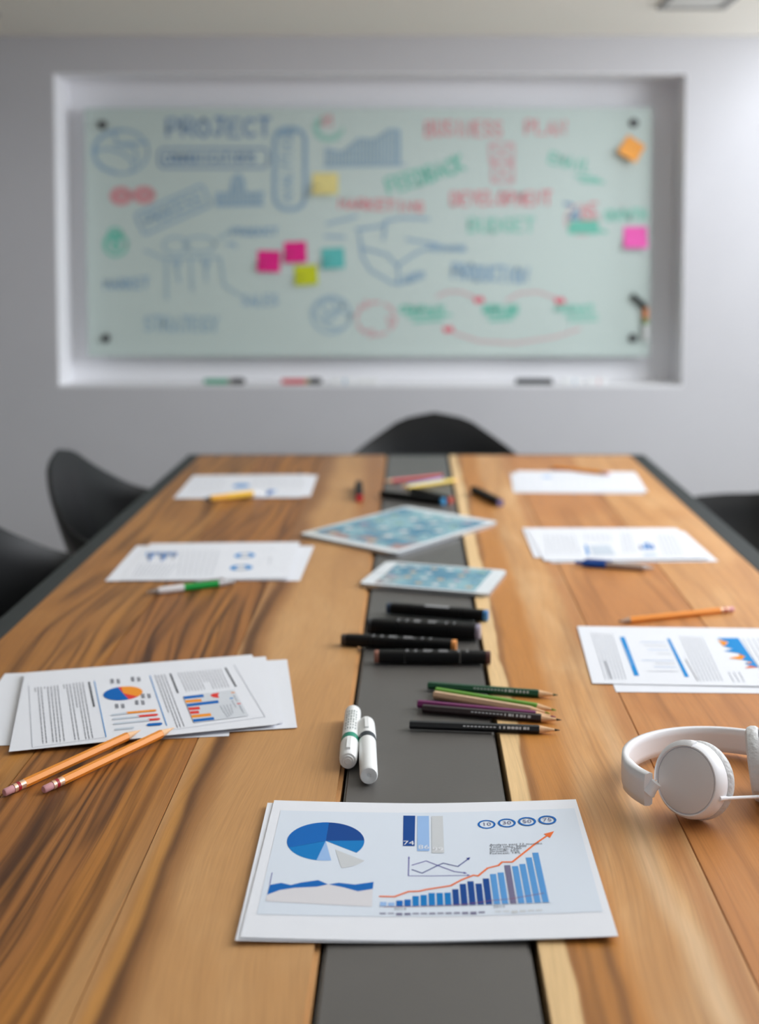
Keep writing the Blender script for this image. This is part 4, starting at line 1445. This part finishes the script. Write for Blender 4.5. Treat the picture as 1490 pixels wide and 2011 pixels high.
# ---------------------------------------------------------------- tablets
def tablet(corners, W, H, bez_s, bez_l, label, seed):
    """corners: far/left corner first, going round clockwise in the photo; W = long side"""
    q = [P(px, py, TZ + .0070) for px, py in corners]
    c = sum(q, Vector()) / 4
    d = (q[1] - q[0]) + (q[2] - q[3])
    e = empty('tablet', (c.x, c.y, TZ), (0, 0, math.atan2(d.y, d.x)))
    tag(e, label, 'tablet', 'white tablets lying on the steel strip')
    bm = bmesh.new()
    prism(bm, rrect(W, H, .010), 0, .0058)
    bmesh.ops.bevel(bm, geom=[x for x in bm.edges if abs(x.verts[0].co.z) < 1e-6 and abs(x.verts[1].co.z) < 1e-6], offset=.003, segments=3, affect='EDGES')
    obj('back_case', bm, mat('tablet_aluminium', rgb(176, 180, 184), .35, metal=.6), e, True)
    bm = bmesh.new()
    prism(bm, rrect(W - .0006, H - .0006, .010), .0058, .0066)
    obj('front_bezel', bm, mat('tablet_white_front', rgb(226, 230, 234), .15, spec=.5), e)
    sw, sh = W - 2 * bez_l, H - 2 * bez_s
    m = bpy.data.materials.new('tablet_screen')
    m.use_nodes = True
    nt = m.node_tree
    g = NG(nt)
    bs = nt.nodes['Principled BSDF']
    tcn = nt.nodes.new('ShaderNodeTexCoord')
    mp = nt.nodes.new('ShaderNodeMapping')
    mp.inputs['Location'].default_value = (seed, seed * .3, 0)
    nt.links.new(tcn.outputs['Object'], mp.inputs['Vector'])
    f1 = g.noise(mp.outputs[0], 14, 2)
    f2 = g.noise(mp.outputs[0], 22, 3)
    cc = g.mix(g.smooth(f1, .35, .65), rgb(62, 122, 152), rgb(134, 174, 184))  # wallpaper colours muted, glare on the glass put into them
    sx = nt.nodes.new('ShaderNodeSeparateXYZ')
    nt.links.new(tcn.outputs['Object'], sx.inputs[0])
    cc = g.mix(g.m('MULTIPLY', g.smooth(f2, .48, .62), g.smooth(sx.outputs[0], -.02, -.11)), cc, rgb(164, 128, 124))
    nt.links.new(cc, bs.inputs['Base Color'])
    nt.links.new(cc, bs.inputs['Emission Color'])
    bs.inputs['Emission Strength'].default_value = .08
    bs.inputs['Roughness'].default_value = .12
    bm = bmesh.new()
    prism(bm, rrect(sw, sh, .0015, 2), .0066, .0068)
    scr = obj('screen', bm, m, e)
    cols = [(190, 200, 206), (172, 112, 112), (206, 210, 214), (92, 146, 178), (184, 164, 140), (126, 168, 158), (160, 150, 172), (150, 184, 194)]  # icon colours carry the same painted glare
    mats = [mat('app_icon_%d' % i, rgb(*k), .3) for i, k in enumerate(cols)]
    bm = bmesh.new()
    for i in range(6):
        for j in range(4):
            if random.random() < .12:
                continue
            cx_, cy_ = -sw / 2 + sw * (i + .5) / 6, -sh / 2 + sh * (j + .55) / 4.3 + .004
            s_ = .0068 * W / .25
            vs = [bm.verts.new((cx_ + x, cy_ + y, .00685)) for x, y in rrect(2 * s_, 2 * s_, s_ * .45, 3)]
            bm.faces.new(vs).material_index = random.randrange(len(cols))
    obj('app_icons', bm, mats, scr)
    a_ = (W / 2 - bez_l / 2)
    rev('home_button', [(.0066, .0055), (.0067, .0055)], mat('home_button_ring', rgb(200, 204, 208), .3), e, axis='Z', origin=(-a_, 0, 0))
    return e


tablet([(595, 1045), (800, 992), (975, 1025), (768, 1088)], .306, .225, .010, .022, 'large white tablet lying askew across the strip, screen lit blue', 1.0)
tablet([(760, 1103), (998, 1118), (950, 1167), (708, 1143)], .202, .138, .007, .022, 'small white tablet lying in front of the large tablet, screen lit blue', 5.0)

# ---------------------------------------------------------------- headphones
m_hp = mat('headphone_white', rgb(236, 236, 239), .42, spec=.4)
m_hp2 = mat('headphone_white_disc', rgb(226, 222, 222), .55, spec=.3)
m_pad = mat('ear_pad_vinyl', rgb(206, 206, 206), .55, bump=.9, scale=170)
m_gap = mat('headphone_seam', rgb(120, 118, 124), .6)
hp = empty('headphones', (.29, 1.08, TZ))
tag(hp, 'white folding headphones lying on the right planks, cable leading out of frame', 'headphones')
HO = Vector((.29, 1.08, TZ))
# headband: an arc standing on edge, open towards the camera
BC = Vector((.2925, 1.060, TZ))


def band_pt(t):
    """t 0..1 from the left hinge round the back to the right hinge"""
    a = math.radians(208 - 236 * t)
    ax, by = .0945, .098
    return Vector((BC.x + ax * math.cos(a), BC.y + by * math.sin(a) + .004, 0))


bm = bmesh.new()
N = 56
sec = []
for i in range(N + 1):
    t = i / N
    p = band_pt(t)
    d = (band_pt(min(1, t + .01)) - band_pt(max(0, t - .01))).normalized()
    nrm = Vector((-d.y, d.x, 0))          # outward of the arc
    z0 = TZ + .003 + .012 * (1 - math.sin(math.pi * t))
    hgt = .028 - .004 * math.sin(math.pi * t)
    th = .0030 if .12 < t < .88 else .0042
    ring = []
    for s_, zz_ in ((1, 0.0), (1.15, .25), (1.15, .75), (1, 1.0), (-.2, 1.04), (-1, 1.0), (-1.1, .75), (-1.1, .25), (-1, 0.0), (-.2, -.04)):
        ring.append(bm.verts.new(p + nrm * s_ * th + Vector((0, 0, z0 + hgt * zz_)) - HO))
    sec.append(ring)
for a, b in zip(sec, sec[1:]):
    for k in range(10):
        bm.faces.new((a[k], a[(k + 1) % 10], b[(k + 1) % 10], b[k]))
bm.faces.new(sec[0])
bm.faces.new(sec[-1])
hb = obj('headband', bm, m_hp, hp, True, 1.35)


def ear_cup(center, normal, roll_up=Vector((0, 0, 1))):
    """centre of the cup body; normal points out of the outer face"""
    n_ = normal.normalized()
    u = roll_up.cross(n_).normalized()
    v = n_.cross(u)
    M = (Matrix((u, v, n_)).transposed() @ Matrix.Diagonal((.90, .90, 1.0))).to_4x4()
    M.translation = center - HO
    parts = []
    cup = rev('ear_cup', [(-.009, .0300), (-.009, .0348), (-.006, .0362), (.001, .0360), (.007, .0346), (.0092, .0328), (.0092, .0316), (.0080, .0312), (.0080, .010)], m_hp, hp, axis='Z', n=56)
    disc = rev('cover_disc', [(.0078, .0306), (.0092, .0306), (.0097, .0298), (.0099, .010)], m_hp2, hp, axis='Z', n=56)
    pad = rev('ear_pad', [(-.0092, .030), (-.0098, .0350), (-.0120, .0368), (-.0165, .0372), (-.0200, .0356), (-.0220, .0310), (-.0210, .0240), (-.0180, .0215)], m_pad, hp, axis='Z', n=64)
    bm = bmesh.new()
    # arm pad where the fork meets the cup rim
    for k in range(11):
        pass
    prof = []
    a0, a1 = math.radians(88), math.radians(196)
    K = 26
    ro, ri = .0376, .0316
    rows_ = []
    for k in range(K + 1):
        a = a0 + (a1 - a0) * k / K
        t_ = min(1.0, k / 3.0)
        wz = .0040 * math.sqrt(max(0, 1 - (1 - t_) ** 2)) + .0008
        rows_.append([bm.verts.new((r_ * math.cos(a), r_ * math.sin(a), z_)) for r_, z_ in ((ri, .0090), (ri + .0008, .0110), (ro - .003, .0098), (ro, .0040 + wz * .4), (ro, .0035 - wz), (ro - .002, .0030 - wz))])
    for x, y in zip(rows_, rows_[1:]):
        for k in range(5):
            bm.faces.new((x[k], x[k + 1], y[k + 1], y[k]))
    bm.faces.new(rows_[0])
    bm.faces.new(rows_[-1])
    fork = obj('fork', bm, m_hp, hp, True)
    for o in (cup, disc, pad, fork):
        o.matrix_local = M
    return M


n1v = Vector((-.66, -.68, .30))
C1 = Vector(P(1356, 1541, TZ + .033))
C1.z = TZ + .0372
ear_cup(C1, n1v)
n2v = Vector((.95, -.26, .15))
C2 = Vector((.3320, 1.056, TZ + .0364))
ear_cup(C2, n2v)
# hinges between band ends and cups
for t_, C_ in ((0, C1), (1, C2)):
    bm = bmesh.new()
    pA = band_pt(t_) + Vector((0, 0, TZ + .026))
    side = (pA - C_)
    side.z *= .2
    pB = C_ + side.normalized() * .0310
    tube(bm, [pA - HO, (pA + pB) / 2 - HO, pB - HO], [.0060, .0048, .0050], 12)
    obj('hinge', bm, m_hp, hp, True)
# cable out of the left cup, going right
_n = n1v.normalized()
_u = Vector((0, 0, 1)).cross(_n).normalized()
pc = C1 + _u * .0318 - _n.cross(_u) * .006 - _n * .001
bm = bmesh.new()
pts = []
pe = P(1500, 1564, TZ + .020)
for k in range(9):
    t_ = k / 8
    pts.append(pc.lerp(pe, t_) - HO)
ctrl = [pe, Vector((.372, 1.000, TZ + .008)), Vector((.405, .985, TZ + .0016)), Vector((.445, .990, TZ + .0016)), Vector((.475, 1.030, TZ + .0016)), Vector((.470, 1.080, TZ + .0016)),
        Vector((.440, 1.120, TZ + .0016)), Vector((.435, 1.170, TZ + .0016)), Vector((.460, 1.215, TZ + .0016))]
for i_ in range(len(ctrl) - 1):
    p0, p1, p2, p3 = ctrl[max(i_ - 1, 0)], ctrl[i_], ctrl[i_ + 1], ctrl[min(i_ + 2, len(ctrl) - 1)]
    for k in range(1, 7):
        t_ = k / 6
        q_ = .5 * ((2 * p1) + (p2 - p0) * t_ + (2 * p0 - 5 * p1 + 4 * p2 - p3) * t_ ** 2 + (3 * p1 - p0 - 3 * p2 + p3) * t_ ** 3)
        q_.z = max(q_.z, TZ + .0015)
        pts.append(q_ - HO)
plug_end = ctrl[-1] + Vector((.012, .022, .0016))
tube(bm, pts, .0014, 10)
obj('cable', bm, m_hp, hp, True)
bm = bmesh.new()
tube(bm, [ctrl[-1] - HO + Vector((0, 0, .0016)), ctrl[-1].lerp(plug_end, .5) - HO + Vector((0, 0, .001)), plug_end - HO], [.0022, .0030, .0030], 12)
obj('plug', bm, m_hp, hp, True)
bm = bmesh.new()
tube(bm, [plug_end - HO, plug_end + Vector((.006, .011, 0)) - HO], .0016, 10)
obj('plug_pin', bm, m_silver, hp, True)
bm = bmesh.new()
d_ = (pe - pc).normalized()
tube(bm, [pc - d_ * .004 - HO, pc + d_ * .006 - HO], [.0024, .0017], 12)
obj('cable_grommet', bm, m_hp, hp, True)
